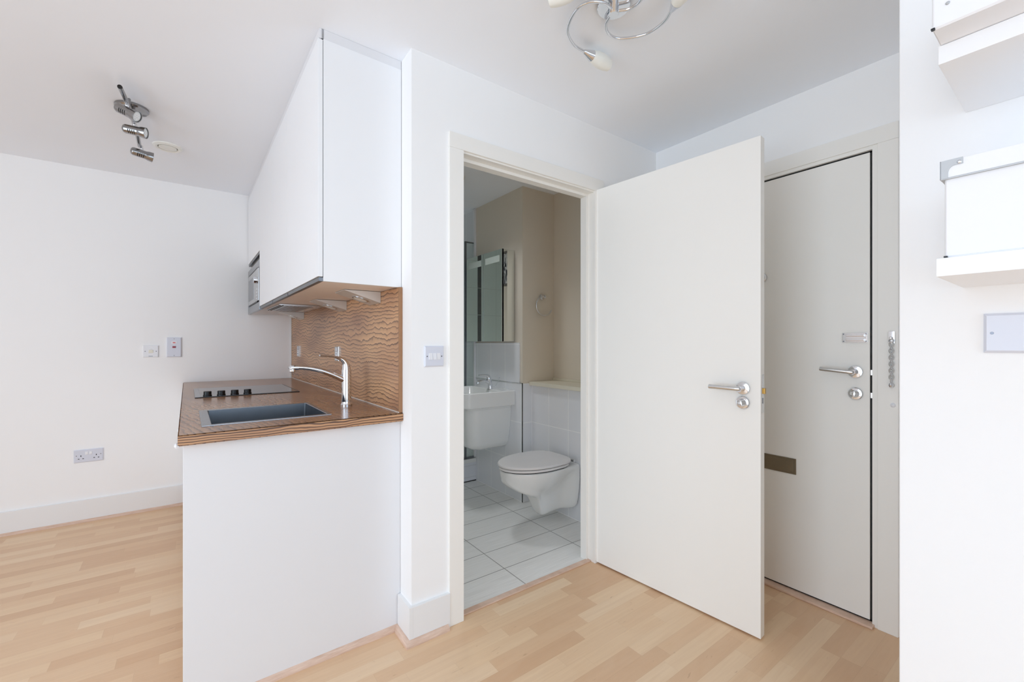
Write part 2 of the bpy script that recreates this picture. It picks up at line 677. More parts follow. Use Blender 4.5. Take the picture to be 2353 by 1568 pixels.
m.box((XE, 0.53, 2.09), (2.45, 1.50, CE))
m.box((XE, 1.50, 0), (2.45, 1.735, CE))
m.mi = 1
m.box((2.40, 0.53, 0), (2.45, 1.50, 2.09))
struct('wall_entrance', m, ['paint', 'dark'], 'white wall around the front door', 'wall')
m = MB().box((XR, YB, 0), (2.45, 0.296, CE), 0.004, 2)
struct('wall_right', m, 'paint', 'white wall carrying the shelves', 'wall')
# window wall and the wall behind the camera
m = MB()
m.box((XW - 0.1, YB, 0), (XW, -0.90, CE))
m.box((XW - 0.1, 1.6, 0), (XW, YF, CE))
m.box((XW - 0.1, -0.90, 0), (XW, 1.6, 0.15))
m.box((XW - 0.1, -0.90, 2.32), (XW, 1.6, CE))
struct('wall_window', m, 'paint', 'white wall with the big window', 'wall')
m = MB()
m.box((XW, YB - 0.1, 0), (-0.65, YB, CE))
m.box((1.35, YB - 0.1, 0), (XR, YB, CE))
m.box((-0.65, YB - 0.1, 0), (1.35, YB, 0.15))
m.box((-0.65, YB - 0.1, 2.32), (1.35, YB, CE))
struct('wall_back', m, 'paint', 'white wall behind the viewer', 'wall')


def window(name, p0, p1, axis, label):
    m = MB()
    w = 0.05
    a0, a1 = p0, p1
    n = 3
    for k in range(n + 1):
        c = a0 + (a1 - a0) * k / n
        c = min(max(c, a0 + w / 2), a1 - w / 2)
        if axis == 'y':
            m.box((XW - 0.08, c - w / 2, 0.15), (XW - 0.03, c + w / 2, 2.32))
        else:
            m.box((c - w / 2, YB - 0.08, 0.15), (c + w / 2, YB - 0.03, 2.32))
    for z0, z1 in ((0.15, 0.20), (2.27, 2.32)):
        if axis == 'y':
            m.box((XW - 0.08, a0, z0), (XW - 0.03, a1, z1))
        else:
            m.box((a0, YB - 0.08, z0), (a1, YB - 0.03, z1))
    o = struct(name, m, 'joinery', label, 'window')
    g = MB()
    if axis == 'y':
        g.box((XW - 0.06, a0 + 0.03, 0.18), (XW - 0.054, a1 - 0.03, 2.29))
    else:
        g.box((a0 + 0.03, YB - 0.06, 0.18), (a1 - 0.03, YB - 0.054, 2.29))
    g.build('window_pane', 'pane', o)


window('window_1', -0.90, 1.6, 'y', 'wide window in the side wall')
window('window_2', -0.65, 1.35, 'x', 'wide window behind the viewer')

# skirting boards with beech beading
m = MB().box((XW, YF - 0.015, 0), (0.10, YF, 0.148), 0.003)
struct('baseboard_far', m, 'skirt', 'white skirting board along the far wall', 'skirting board')
m = MB()
m.prism([(0.690, YD - 0.015), (0.690, 1.762), (0.705, 1.762), (0.705, YD - 0.015)], 0, 0.146)
m.box((0.705, YD - 0.015, 0), (0.874, YD, 0.146), 0.002)
struct('baseboard_corner', m, 'skirt', 'short white skirting around the corner beside the bathroom doorway', 'skirting board')
m = MB().box((XW, YB + 0.0, 0), (XW + 0.015, YF - 0.015, 0.148))
struct('baseboard_window', m, 'skirt', 'white skirting board under the window', 'skirting board')


def bead_poly(w):
    return [(0, 0), (w, 0), (w * 0.95, w * 0.45), (w * 0.62, w * 0.86), (w * 0.2, w), (0, w)]


def bead_x(m, x0, x1, y, w):       # runs along x, against a face at y, protrudes to -y
    m.rings([[(x, y - a, b) for a, b in bead_poly(w)] for x in (x0, x1)])


m = MB()
bead_x(m, XW + 0.015, -0.02, YF - 0.015, 0.017)
struct('trim_1', m, 'bead', 'beech bead under the far skirting board', 'beading')
m = MB()
w = 0.02
bead_x(m, -0.034, 0.690 - w * 0.0, 1.765, w)
struct('trim_2', m, 'bead', 'beech bead along the foot of the white kitchen end panel', 'beading')
m = MB()
# along the return, then along the front of the pier, mitred at the corner
y0 = YD - 0.015
m.rings([[(0.690 - a, 1.763 - a, b) for a, b in bead_poly(w)], [(0.690 - a, y0 - a, b) for a, b in bead_poly(w)],
         [(0.862, y0 - a, b) for a, b in bead_poly(w)]])
struct('trim_3', m, 'bead', 'beech bead around the corner beside the bathroom doorway', 'beading')

# bathroom door frame: architrave, lining, stop
m = MB()
A = 0.012
m.box((0.872, YD - A, 0), (0.942, YD + 0.001, 2.053), 0.002)
m.box((0.872, YD - A, 2.053), (1.838, YD + 0.001, 2.120), 0.002)
m.box((1.768, YD - A, 0), (1.838, YD + 0.001, 2.053), 0.002)
# lining
m.box((0.905, YD, 0), (0.930, 1.737, 2.072))
m.box((1.770, YD, 0), (1.80, 1.737, 2.072))
m.box((0.930, YD, 2.046), (1.770, 1.737, 2.075))
# stop
m.box((0.930, 1.692, 0), (0.944, 1.737, 2.046), 0.0015)
m.box((1.755, 1.692, 0), (1.770, 1.737, 2.046), 0.0015)
m.box((0.944, 1.692, 2.031), (1.755, 1.737, 2.046), 0.0015)
struct('trim_4', m, 'joinery', 'white painted frame around the bathroom doorway', 'door frame')
m = MB().box((0.93, 1.668, 0.0), (1.77, 1.700, 0.007), 0.002)
struct('trim_5', m, 'bead', 'beech threshold strip under the bathroom doorway', 'threshold')

# front door frame
m = MB()
m.box((XE - 0.010, 0.488, 0), (XE + 0.001, 0.556, 2.058), 0.002)
m.box((XE - 0.010, 0.488, 2.058), (XE + 0.001, 1.545, 2.128), 0.002)
m.box((XE - 0.010, 1.475, 0), (XE + 0.001, 1.545, 2.058), 0.002)
m.box((XE - 0.004, 0.53, 0), (2.40, 0.574, 2.058))
m.box((XE - 0.004, 1.458, 0), (2.40, 1.50, 2.058))
m.box((XE - 0.004, 0.574, 2.042), (2.40, 1.458, 2.09))
m.mi = 1
m.box((XE + 0.012, 0.574, 0.012), (XE + 0.03, 0.5838, 2.042))
m.box((XE + 0.012, 1.4532, 0.012), (XE + 0.03, 1.458, 2.042))
m.box((XE + 0.012, 0.574, 2.0345), (XE + 0.03, 1.458, 2.042))
m.box((XE + 0.012, 0.574, 0.0122), (XE + 0.03, 1.458, 0.0195))
struct('trim_6', m, ['joinery', 'dark'], 'white painted frame around the front door', 'door frame')
m = MB().box((XE - 0.035, 0.566, 0), (XE + 0.03, 1.47, 0.012), 0.003)
struct('trim_7', m, 'bead', 'beech threshold strip under the front door', 'threshold')

# bathroom shell
XB, YR, XT, XU = 2.005, 2.598, 2.095, 2.326
m = MB().box((XB, YR, 0), (2.36, 4.15, CE))
struct('wall_basin', m, 'warmlit_bathpaint', 'white bathroom wall, warm light in its colour, behind the washbasin', 'wall')
m = MB()
m.box((XB - 0.006, YR - 0.006, 0), (XB, 3.285, 0.905))
m.mi = 1
m.box((XB - 0.006, YR - 0.006, 0), (2.11, YR, 0.905))
struct('wall_basin_tiles', m, ['tile_x', 'tile_y'], 'white tiles below the washbasin', 'wall tiles')
m = MB().box((XB - 0.012, 2.625, 0.909), (XB, 3.285, 1.217), 0.002)
struct('wall_upstand_tiles', m, 'tile_x', 'white tile panel between washbasin and mirror cabinet', 'wall tiles')
m = MB().box((XB - 0.006, 3.285, 0), (XB, 4.1, CE))
struct('wall_shower_tiles', m, 'tile_x', 'white tiled shower wall beside the washbasin', 'wall tiles')
m = MB().box((XU, 1.735, 0), (2.45, YR, CE))
struct('wall_toilet', m, 'warmlit_bathpaint', 'white bathroom wall, warm light in its colour, above the ledge', 'wall')
m = MB().box((XT, 1.735, 0), (XU, YR - 0.006, 0.890))
struct('wall_cistern', m, 'tile_x', 'white tiled boxing behind the toilet', 'wall tiles')
m = MB().box((XT - 0.03, 1.735, 0.890), (XU, YR - 0.001, 0.918), 0.003)
m.box((XU - 0.012, 1.735, 0.918), (XU, YR - 0.001, 0.935), 0.002)
struct('trim_8', m, 'ledge', 'cream ledge on top of the tiled boxing behind the toilet', 'ledge')
m = MB().box((0.79, 4.1, 0), (2.10, 4.2, CE))
struct('wall_shower', m, 'shower_wall', 'tiled far wall of the shower with a black tile column', 'wall')
m = MB()
m.box((XB - 0.009, YR - 0.009, 0.004), (XB - 0.001, YR - 0.0055, 0.909))
m.box((XB - 0.009, YR - 0.009, 0.004), (XB - 0.0055, YR - 0.001, 0.909))
m.box((XB - 0.009, YR - 0.006, 0.905), (XB, 3.28, 0.909))
struct('trim_9', m, 'softchrome', 'chrome edge strip on the tiled corner beside the toilet', 'tile trim')
m = MB().box((XB - 0.022, 3.265, 0.21), (XB - 0.0005, 3.292, CE - 0.002), 0.002)
struct('trim_10', m, 'board', 'narrow white upright strip between washbasin wall and shower', 'trim')

# ---------------------------------------------------------------- kitchen: base run
GB = None
t = thing('kitchen_base_unit', 'white base unit with plain end panel under the wooden worktop', 'kitchen unit', (0.3, 1.76, 0), True)
MB().box((-0.034, 1.765, 0), (0.704, 1.785, 0.883), 0.0015).build('end_panel', 'board', t)
m = MB()
m.box((-0.012, 1.785, 0.12), (0.700, 4.08, 0.138))
m.box((0.682, 1.785, 0.138), (0.700, 4.08, 0.883))
for q in (1.785, 2.381, 2.861, 3.461, 4.062):
    m.box((-0.012, q, 0.138), (0.682, q + 0.018, 0.883))
m.build('carcass', 'board', t)
MB().box((0.03, 1.785, 0.0), (0.06, 4.08, 0.12)).build('plinth', 'board', t)
ys = [1.788, 2.39, 2.87, 3.47, 4.076]
for a, b in zip(ys, ys[1:]):
    d = MB().box((-0.032, a + 0.002, 0.125), (-0.0125, b - 0.002, 0.872), 0.0015).build('door', 'gloss', t)
    k = MB()
    k.lathe([(0.005, 0), (0.005, 0.010), (0.009, 0.014), (0.010, 0.020), (0.006, 0.025), (0.0, 0.026)], (-0.032, a + 0.05, 0.872 - 0.005 if a < 1.9 else 0.82), (-1, 0, 0), 16)
    k.build('knob', 'whiteplastic', d)

# worktop with a cut-out for the sink
X0, X1, Y0, Y1, Z0, Z1 = -0.047, 0.704, 1.735, 4.084, 0.883, 0.918
sx0, sx1, sy0, sy1 = 0.022, 0.448, 1.876, 2.306
m = MB()
bm = m.bm
outer = [bm.verts.new((x, y, Z1)) for x, y in [(X0, Y0), (X1, Y0), (X1, Y1), (X0, Y1)]]
inner = [bm.verts.new((x, y, Z1)) for x, y in [(sx0, sy0), (sx1, sy0), (sx1, sy1), (sx0, sy1)]]
outb = [bm.verts.new((v.co.x, v.co.y, Z0)) for v in outer]
innb = [bm.verts.new((v.co.x, v.co.y, Z0)) for v in inner]
for i in range(4):
    j = (i + 1) % 4
    f = bm.faces.new((outer[i], outer[j], inner[j], inner[i]))
    f.material_index = 0
    f = bm.faces.new((outb[i], outb[j], innb[j], innb[i]))
    f.material_index = 1
    f = bm.faces.new((outer[i], outer[j], outb[j], outb[i]))
    f.material_index = 1
    f = bm.faces.new((inner[i], inner[j], innb[j], innb[i]))
    f.material_index = 1
ed = [e for e in bm.edges if (e.verts[0] in outer and e.verts[1] in outer) or (e.verts[0] in outb and e.verts[1] in outb)
      or (e.verts[0].co.x == X0 and e.verts[1].co.x == X0 and e.verts[0].co.y == e.verts[1].co.y)]
bmesh.ops.bevel(bm, geom=ed, offset=0.003, segments=2, affect='EDGES')
solo('worktop', m, ['zebra_top', 'zebra_edge'], 'dark-veined brown wood-effect worktop on the white base unit', 'worktop', (0.3, 1.735, 0.883), True)

# splashback
t = thing('splashback', 'dark-veined brown wood-effect splashback between worktop and wall cabinets', 'splashback', (0.69, 1.745, 0.918), True)
MB().box((0.6905, 1.750, 0.9185), (0.7045, 4.082, 1.4485)).build('splashback_panel', 'zebra_v', t)
MB().box((0.6885, 1.743, 0.9185), (0.7045, 1.7505, 1.4485), 0.001).build('edge_strip', 'zebra_lip', t)
MB().box((0.6865, 1.743, 0.9182), (0.6905, 4.082, 0.9225), 0.001).build('sealant', 'silicone', t)
MB().box((0.684, 4.078, 0.9185), (0.6904, 4.086, 1.4485), 0.001).build('corner_trim', 'silicone', t)

# sink
t = thing('kitchen_sink', 'square stainless steel sink let into the worktop', 'sink', (0.235, 2.09, 0.918), True)
ix0, ix1, iy0, iy1 = 0.046, 0.440, 1.890, 2.296
m = MB()
R0 = [rrect(0.017, 1.868, 0.454, 2.314, 0.004, 3), 0.9185]
m.rings([[(x, y, 0.9185) for x, y in rrect(0.017, 1.868, 0.454, 2.314, 0.004, 3)],
         [(x, y, 0.9205) for x, y in rrect(0.0175, 1.8685, 0.4535, 2.3135, 0.004, 3)],
         [(x, y, 0.9205) for x, y in rrect(ix0, iy0, ix1, iy1, 0.006, 3)],
         [(x, y, 0.9190) for x, y in rrect(ix0 + 0.0015, iy0 + 0.0015, ix1 - 0.0015, iy1 - 0.0015, 0.006, 3)]], False, False)
m.build('rim', 'steel', t)
m = MB()
m.rings([[(x, y, 0.9190) for x, y in rrect(ix0 + 0.0015, iy0 + 0.0015, ix1 - 0.0015, iy1 - 0.0015, 0.006, 4)],
         [(x, y, 0.775) for x, y in rrect(ix0 + 0.004, iy0 + 0.004, ix1 - 0.004, iy1 - 0.004, 0.010, 4)],
         [(x, y, 0.762) for x, y in rrect(ix0 + 0.016, iy0 + 0.016, ix1 - 0.016, iy1 - 0.016, 0.010, 4)],
         [(x, y, 0.760) for x, y in rrect(0.20, 2.05, 0.29, 2.14, 0.04, 4)]], False, True)
m.build('bowl', 'sinksteel', t)
m = MB().lathe([(0.042, 0.0), (0.040, 0.002), (0.020, 0.0025), (0.0, 0.001)], (0.245, 2.095, 0.7605), (0, 0, 1), 24)
m.build('drain', 'chrome', t)

# hob
t = thing('ceramic_hob', 'black glass hob with four knobs let into the worktop', 'hob', (0.265, 3.145, 0.918), True)
m = MB().box((0.010, 2.860, 0.9182), (0.520, 3.430, 0.9222), 0.001)
m.build('frame', 'black', t)
m = MB().box((0.034, 2.868, 0.9215), (0.512, 3.423, 0.9228), 0.0004)
m.build('glass_top', 'hobglass', t)
m = MB().box((0.0105, 2.866, 0.9215), (0.034, 3.424, 0.9230), 0.0004)
m.build('side_strip', 'steel', t)
for x in (0.066, 0.129, 0.192, 0.254):
    m = MB().lathe([(0.0205, 0), (0.0205, 0.006), (0.0185, 0.008), (0.0185, 0.024), (0.0165, 0.026), (0.0, 0.026)], (x, 2.900, 0.9228), (0, 0, 1), 24)
    m.build('knob', 'black', t)

# kitchen tap
fx, fy, fz = 0.578, 2.106, 0.918
t = thing('kitchen_tap', 'tall chrome single-lever mixer tap beside the steel sink', 'tap', (fx, fy, fz), True)
m = MB().lathe([(0.0255, 0.0), (0.0255, 0.006), (0.0225, 0.010), (0.0215, 0.020), (0.021, 0.10), (0.021, 0.168), (0.0195, 0.1685), (0.0195, 0.170)], (fx, fy, fz), (0, 0, 1), 32)
m.build('body', 'chrome', t)
m = MB()
sp = bez((fx - 0.004, fy, fz + 0.118), (fx - 0.060, fy, fz + 0.150), (fx - 0.13, fy, fz + 0.186), (fx - 0.225, fy, fz + 0.187), 16)
m.tube(sp, [(0.015 - 0.004 * i / 16, 0.015 - 0.0065 * i / 16) for i in range(17)], 16)
m.tube([(fx - 0.205, fy, fz + 0.186), (fx - 0.235, fy, fz + 0.185), (fx - 0.242, fy, fz + 0.180)], [0.011, 0.013, 0.010], 16)
m.build('spout', 'chrome', t)
m = MB().lathe([(0.0105, 0), (0.0125, 0.003), (0.0125, 0.014), (0.010, 0.017)], (fx - 0.231, fy, fz + 0.166), (0, 0, 1), 16)
m.build('aerator', 'chrome', t)
m = MB()
lv = bez((fx, fy, fz + 0.170), (fx + 0.001, fy, fz + 0.220), (fx - 0.030, fy, fz + 0.232), (fx - 0.118, fy, fz + 0.238), 16)
m.tube(lv, [(0.0195 if i < 2 else (0.0195 - 0.0075 * (i - 1) / 15), 0.0195 - 0.0155 * min(1, i / 12)) for i in range(17)], 18)
m.build('lever', 'chrome', t)


# ---------------------------------------------------------------- kitchen: wall cabinets
ZB, ZT = 1.449, 2.372
DF, DB = 0.372, 0.390        # door front and back
cuts = [1.752, 2.39, 2.87, 3.40, 4.083]
labs = ['tall white wall cabinet at the open end of the row, above the sink',
        'narrow white wall cabinet second from the open end, left of the one above the sink',
        'white wall cabinet over the extractor hood',
        'white wall cabinet in the far corner holding the microwave']
for i in range(4):
    a, b = cuts[i], cuts[i + 1]
    t = thing('wall_cabinet', labs[i], 'cabinet', (0.55, (a + b) / 2, ZB), True, group='wall cabinets of the kitchen run')
    z0 = ZB
    m = MB()
    if i == 3:
        z0 = 1.832
        m.box((0.393, a + 0.001, ZB), (0.703, a + 0.017, ZT))
        m.box((0.393, b - 0.017, ZB), (0.703, b, ZT))
        m.box((0.393, a + 0.017, z0 - 0.002), (0.703, b - 0.017, ZT))
        m.box((0.393, a + 0.017, ZB), (0.703, b - 0.017, ZB + 0.014))
    else:
        m.box((0.393, a + (0.0185 if i == 0 else 0.001), ZB + 0.0008), (0.703, b, ZT))
    m.build('carcass', 'underside' if i < 3 else 'board', t)
    if i == 0:
        MB().box((0.3915, a, ZB - 0.001), (0.703, a + 0.018, ZT), 0.0015).build('end_panel', 'gloss', t)
    MB().box((DF, a + (0.001 if i else 0.0), z0 + 0.016), (DB, b - 0.004, ZT - 0.004), 0.002).build('door', 'gloss', t)
    MB().box((DF + 0.004, a + 0.004, z0 - 0.001), (0.3925, b - 0.012, z0 + 0.014), 0.001).build('grip_rail', 'alu', t)
    MB().box((0.3902, a + 0.003, z0 + 0.014), (0.3928, b - 0.003, ZT - 0.006)).build('gap_shade', 'dark', t)  # dark sheet behind the door, standing for the shade in the gap

m = MB()
m.box((0.385, 1.754, ZT + 0.0005), (0.703, 1.772, CE - 0.0005), 0.001)
m.box((0.377, 1.754, ZT + 0.0005), (0.395, 4.083, CE - 0.0005), 0.001)
solo('filler_panel', m, 'board', 'white filler strip between the wall cabinets and the ceiling', 'filler panel', (0.4, 1.754, ZT), True)

# microwave, built in under the corner cabinet
ya, yb = cuts[3] + 0.006, cuts[4] - 0.03
t = thing('microwave', 'built-in stainless steel microwave in the corner wall cabinet', 'microwave', (0.5, 3.72, ZB + 0.015), True)
MB().box((0.40, ya + 0.02, ZB + 0.016), (0.68, yb - 0.02, 1.785)).build('body', 'steel', t)
m = MB()
fx0, fx1 = 0.371, 0.392
m.box((fx0, ya, ZB - 0.004), (fx1, yb + 0.025, ZB + 0.050), 0.002)
m.box((fx0, ya, 1.742), (fx1, yb + 0.025, 1.790), 0.002)
m.box((fx0, ya, ZB + 0.050), (fx1, ya + 0.02, 1.742))
m.box((fx0, yb - 0.02, ZB + 0.050), (fx1, yb + 0.025, 1.742))
m.build('frame', 'steel', t)
MB().box((fx0 - 0.004, ya + 0.19, ZB + 0.060), (fx1, yb - 0.022, 1.735), 0.003).build('door', 'softchrome', t)
d = MB().box((fx0 - 0.0050, ya + 0.26, ZB + 0.09), (fx0 - 0.0035, yb - 0.07, 1.70), 0.0005)
d.build('door_window', 'steel', t)
p = MB().box((fx0 - 0.004, ya + 0.022, ZB + 0.060), (fx1, ya + 0.186, 1.735), 0.002).build('control_panel', 'softchrome', t)
k = MB().lathe([(0.024, 0), (0.023, 0.020), (0.020, 0.022), (0, 0.022)], (fx0 - 0.004, ya + 0.09, 1.655), (-1, 0, 0), 24)
k.build('knob', 'chrome', p)
for q in range(4):
    MB().box((fx0 - 0.006, ya + 0.07, 1.52 + q * 0.022), (fx0 - 0.0035, ya + 0.11, 1.530 + q * 0.022), 0.001).build('button', 'whiteplastic', p)
for z in (1.7395, ZB + 0.052):
    MB().box((fx0 - 0.0008, ya + 0.10, z), (fx0 + 0.004, yb - 0.06, z + 0.007)).build('vent_slot', 'black', t)

# extractor under the third cabinet
t = thing('extractor_hood', 'flat steel extractor set into the underside of the wall cabinets', 'extractor hood', (0.52, 3.14, ZB), True)
MB().box((0.415, 2.885, ZB - 0.010), (0.640, 3.385, ZB + 0.0005), 0.002).build('housing', 'softchrome', t)
for a, b in ((2.905, 3.13), (3.14, 3.365)):
    f = MB().box((0.450, a, ZB - 0.0125), (0.605, b, ZB - 0.0095), 0.001).build('filter', 'steel', t)
    s = MB()
    for q in range(6):
        s.box((0.462 + q * 0.022, a + 0.012, ZB - 0.0133), (0.472 + q * 0.022, b - 0.012, ZB - 0.0124))
    s.build('filter_slots', 'alu', f)
MB().box((0.418, 2.890, ZB - 0.0118), (0.424, 3.38, ZB - 0.0095)).build('front_groove', 'dark', t)
MB().box((0.434, 2.890, ZB - 0.0118), (0.440, 3.38, ZB - 0.0095)).build('front_groove', 'dark', t)
MB().lathe([(0.03, 0), (0.028, 0.004), (0.0, 0.005)], (0.655, 2.93, ZB), (0, 0, -1), 24).build('lamp', 'ledge', t)

# wedge-shaped lights below the cabinets
wl = ['wedge-shaped cabinet light over the tap, nearest the open end of the run',
      'wedge-shaped cabinet light in the middle of the three, beside the extractor',
      'wedge-shaped cabinet light in the far corner near the microwave']


def wedge(y):
    """triangular light: flat top against the cabinet, back against the splashback"""
    t = thing('cabinet_light', wl[0], 'cabinet light', (0.61, y, ZB), True, group='wedge lights under the wall cabinets')
    w2, xa, xb, zt, zb = 0.075, 0.528, 0.6895, ZB - 0.0015, ZB - 0.052
    m = MB()
    m.rings([[(xa, y - w2, zt), (xb, y - w2, zt), (xb, y - w2, zb), (xa, y - w2, zt - 0.002)],
             [(xa, y + w2, zt), (xb, y + w2, zt), (xb, y + w2, zb), (xa, y + w2, zt - 0.002)]])
    m.build('body', 'wedge', t, smooth=False)
    sl = Vector((xb - xa, 0, zb - zt + 0.002)).normalized()
    nn = Vector((sl.z, 0, -sl.x))
    c = Vector(((xa + xb) / 2 + 0.012, y, (zt - 0.002 + zb) / 2 - 0.0035))
    r = MB().lathe([(0.038, 0), (0.038, 0.003), (0.033, 0.004), (0.033, 0.0)], c, nn, 28, True, False).build('bezel', 'softchrome', t)
    MB().lathe([(0.033, 0), (0.031, 0.0035), (0.0, 0.0045)], c, nn, 28).build('lens', 'opal', r)
    return t


w0 = wedge(2.035)
for k, y in ((1, 2.565), (2, 3.665)):
    c = copy_tree(w0)
    c.location = toW((0.61, y, ZB))
    c['label'] = wl[k]


# ---------------------------------------------------------------- sockets and switches
def plate_frame(org, right, normal):
    """returns f(u, v, d): u along the wall, v up, d out of the wall"""
    o = Vector(org)
    r = Vector(right)
    n = Vector(normal)
    return lambda u, v, d: o + r * u + Vector((0, 0, 1)) * v + n * d


def obox(m, f, u0, u1, v0, v1, d0, d1, bev=0.0):
    """box in a plate frame with chamfered front"""
    b = bev
    m.rings([[f(u0, v0, d0), f(u1, v0, d0), f(u1, v1, d0), f(u0, v1, d0)],
             [f(u0, v0, d1 - b), f(u1, v0, d1 - b), f(u1, v1, d1 - b), f(u0, v1, d1 - b)],
             [f(u0 + b, v0 + b, d1), f(u1 - b, v0 + b, d1), f(u1 - b, v1 - b, d1), f(u0 + b, v1 - b, d1)]])
    return m


def odisc(m, f, u, v, d, r, h, n=14):
    c = f(u, v, d)
    ax = f(u, v, d + 1) - c
    m.lathe([(r, 0), (r * 0.9, h), (0, h)], c, ax, n)
    return m


def pins(f, t, u, v, s=1.0):
    for (a, b, w, h) in ((0, 0.0095, 0.004, 0.009), (-0.011, -0.0095, 0.0075, 0.0042), (0.011, -0.0095, 0.0075, 0.0042)):
        m = MB()
        obox(m, f, u + a * s - w / 2, u + a * s + w / 2, v + b * s - h / 2, v + b * s + h / 2, 0.0065, 0.0096)
        m.build('pin_hole', 'dark', t)


# double socket low on the far wall
c = (-0.590, YF, 0.446)
f = plate_frame(c, (1, 0, 0), (0, -1, 0))
t = thing('double_socket', 'white double plug socket low on the far wall', 'socket', c)
obox(MB(), f, -0.073, 0.073, -0.043, 0.043, 0, 0.009, 0.004).build('plate', 'plastic', t)
for u in (-0.038, 0.038):
    pins(f, t, u, -0.008)
for u in (-0.010, 0.010):
    obox(MB(), f, u - 0.008, u + 0.008, 0.008, 0.028, 0.008, 0.012, 0.002).build('rocker', 'whiteplastic', t)
for u in (-0.060, 0.060):
    odisc(MB(), f, u, 0.004, 0.008, 0.003, 0.0012).build('screw', 'screw', t)

# fused spur
c = (-0.265, YF, 1.154)
f = plate_frame(c, (1, 0, 0), (0, -1, 0))
t = thing('fused_spur', 'white square fused switch plate beside the cooker switch', 'switch', c)
obox(MB(), f, -0.043, 0.043, -0.043, 0.043, 0, 0.010, 0.003).build('plate', 'whiteplastic', t)
obox(MB(), f, -0.012, 0.014, -0.012, 0.010, 0.009, 0.0125, 0.002).build('rocker', 'ivory', t)
obox(MB(), f, -0.005, 0.007, 0.013, 0.021, 0.009, 0.011, 0.001).build('neon', 'whiteplastic', t)
obox(MB(), f, -0.012, 0.012, -0.037, -0.034, 0.0098, 0.0104).build('marking', 'screw', t)
for u in (-0.031, 0.031):
    odisc(MB(), f, u, 0.0, 0.009, 0.0035, 0.0015).build('screw', 'screw', t)

# cooker switch
c = (-0.131, YF, 1.183)
f = plate_frame(c, (1, 0, 0), (0, -1, 0))
t = thing('cooker_switch', 'tall white switch plate with a red rocker on the far wall', 'switch', c)
obox(MB(), f, -0.043, 0.043, -0.073, 0.073, 0, 0.012, 0.004).build('plate', 'plastic', t)
obox(MB(), f, -0.016, 0.016, 0.024, 0.044, 0.011, 0.0135, 0.001).build('neon_surround', 'whiteplastic', t)
obox(MB(), f, -0.008, 0.008, 0.030, 0.038, 0.013, 0.015, 0.001).build('neon', 'neon', t)
obox(MB(), f, -0.010, 0.010, -0.005, 0.008, 0.011, 0.0155, 0.001).build('rocker', 'red', t)
for v in (-0.062, 0.062):
    odisc(MB(), f, 0, v, 0.011, 0.003, 0.0012).build('screw', 'screw', t)

# single sockets on the splashback
for y, lab in ((2.672, 'steel single socket on the wood-effect splashback behind the tap'), (3.785, 'steel single socket on the wood-effect splashback in the far corner')):
    c = (0.6905, y, 1.150)
    f = plate_frame(c, (0, -1, 0), (-1, 0, 0))
    t = thing('single_socket', lab, 'socket', c, True, group='sockets on the splashback')
    obox(MB(), f, -0.043, 0.043, -0.043, 0.043, 0, 0.007, 0.002).build('plate', 'softchrome', t)
    obox(MB(), f, -0.026, 0.026, -0.034, 0.010, 0.006, 0.0085, 0.001).build('insert', 'whiteplastic', t)
    pins(f, t, 0, -0.010)
    obox(MB(), f, -0.007, 0.007, 0.016, 0.034, 0.006, 0.011, 0.002).build('rocker', 'whiteplastic', t)

# light switch beside the doorway
c = (0.803, YD, 1.157)
f = plate_frame(c, (1, 0, 0), (0, -1, 0))
t = thing('light_switch', 'white triple light switch beside the bathroom doorway', 'switch', c)
obox(MB(), f, -0.044, 0.044, -0.043, 0.043, 0, 0.009, 0.004).build('plate', 'plastic', t)
for u in (-0.018, 0.0, 0.018):
    m = MB()
    tl = 0.0045 if u < 0.01 else 0.001
    m.rings([[f(u - 0.008, -0.014, 0.008), f(u + 0.008, -0.014, 0.008), f(u + 0.008, 0.014, 0.008), f(u - 0.008, 0.014, 0.008)],
             [f(u - 0.0075, -0.0135, 0.0095 + tl), f(u + 0.0075, -0.0135, 0.0095 + tl), f(u + 0.0075, 0.0135, 0.0105), f(u - 0.0075, 0.0135, 0.0105)]])
    m.build('rocker', 'whiteplastic', t)
for u in (-0.033, 0.033):
    odisc(MB(), f, u, 0.0, 0.008, 0.003, 0.0014).build('screw', 'screw', t)

# blank plate on the right-hand wall
c = (XR, 0.079, 1.233)
f = plate_frame(c, (0, -1, 0), (-1, 0, 0))
t = thing('blank_plate', 'white blank socket plate below the shelves', 'wall plate', c)
obox(MB(), f, -0.073, 0.073, -0.043, 0.043, 0, 0.010, 0.005).build('plate', 'plastic', t)
for u in (-0.060, 0.060):
    odisc(MB(), f, u, 0.0, 0.009, 0.0035, 0.0012).build('screw', 'screw', t)

# ---------------------------------------------------------------- shelves and boxes on the right-hand wall
sh_g = 'white floating shelves'
m = MB().box((1.13, -0.75, 1.736), (XR - 0.0005, 0.180, 1.7705), 0.001)
solo('wall_shelf', m, 'shelf', 'upper white floating shelf on the wall beside the entrance', 'shelf', (1.27, -0.28, 1.736), group=sh_g)
m = MB().box((1.143, -0.75, 1.338), (XR - 0.0005, 0.185, 1.3725), 0.001)
solo('wall_shelf', m, 'shelf', 'lower white floating shelf above the blank plate', 'shelf', (1.28, -0.28, 1.338), group=sh_g)


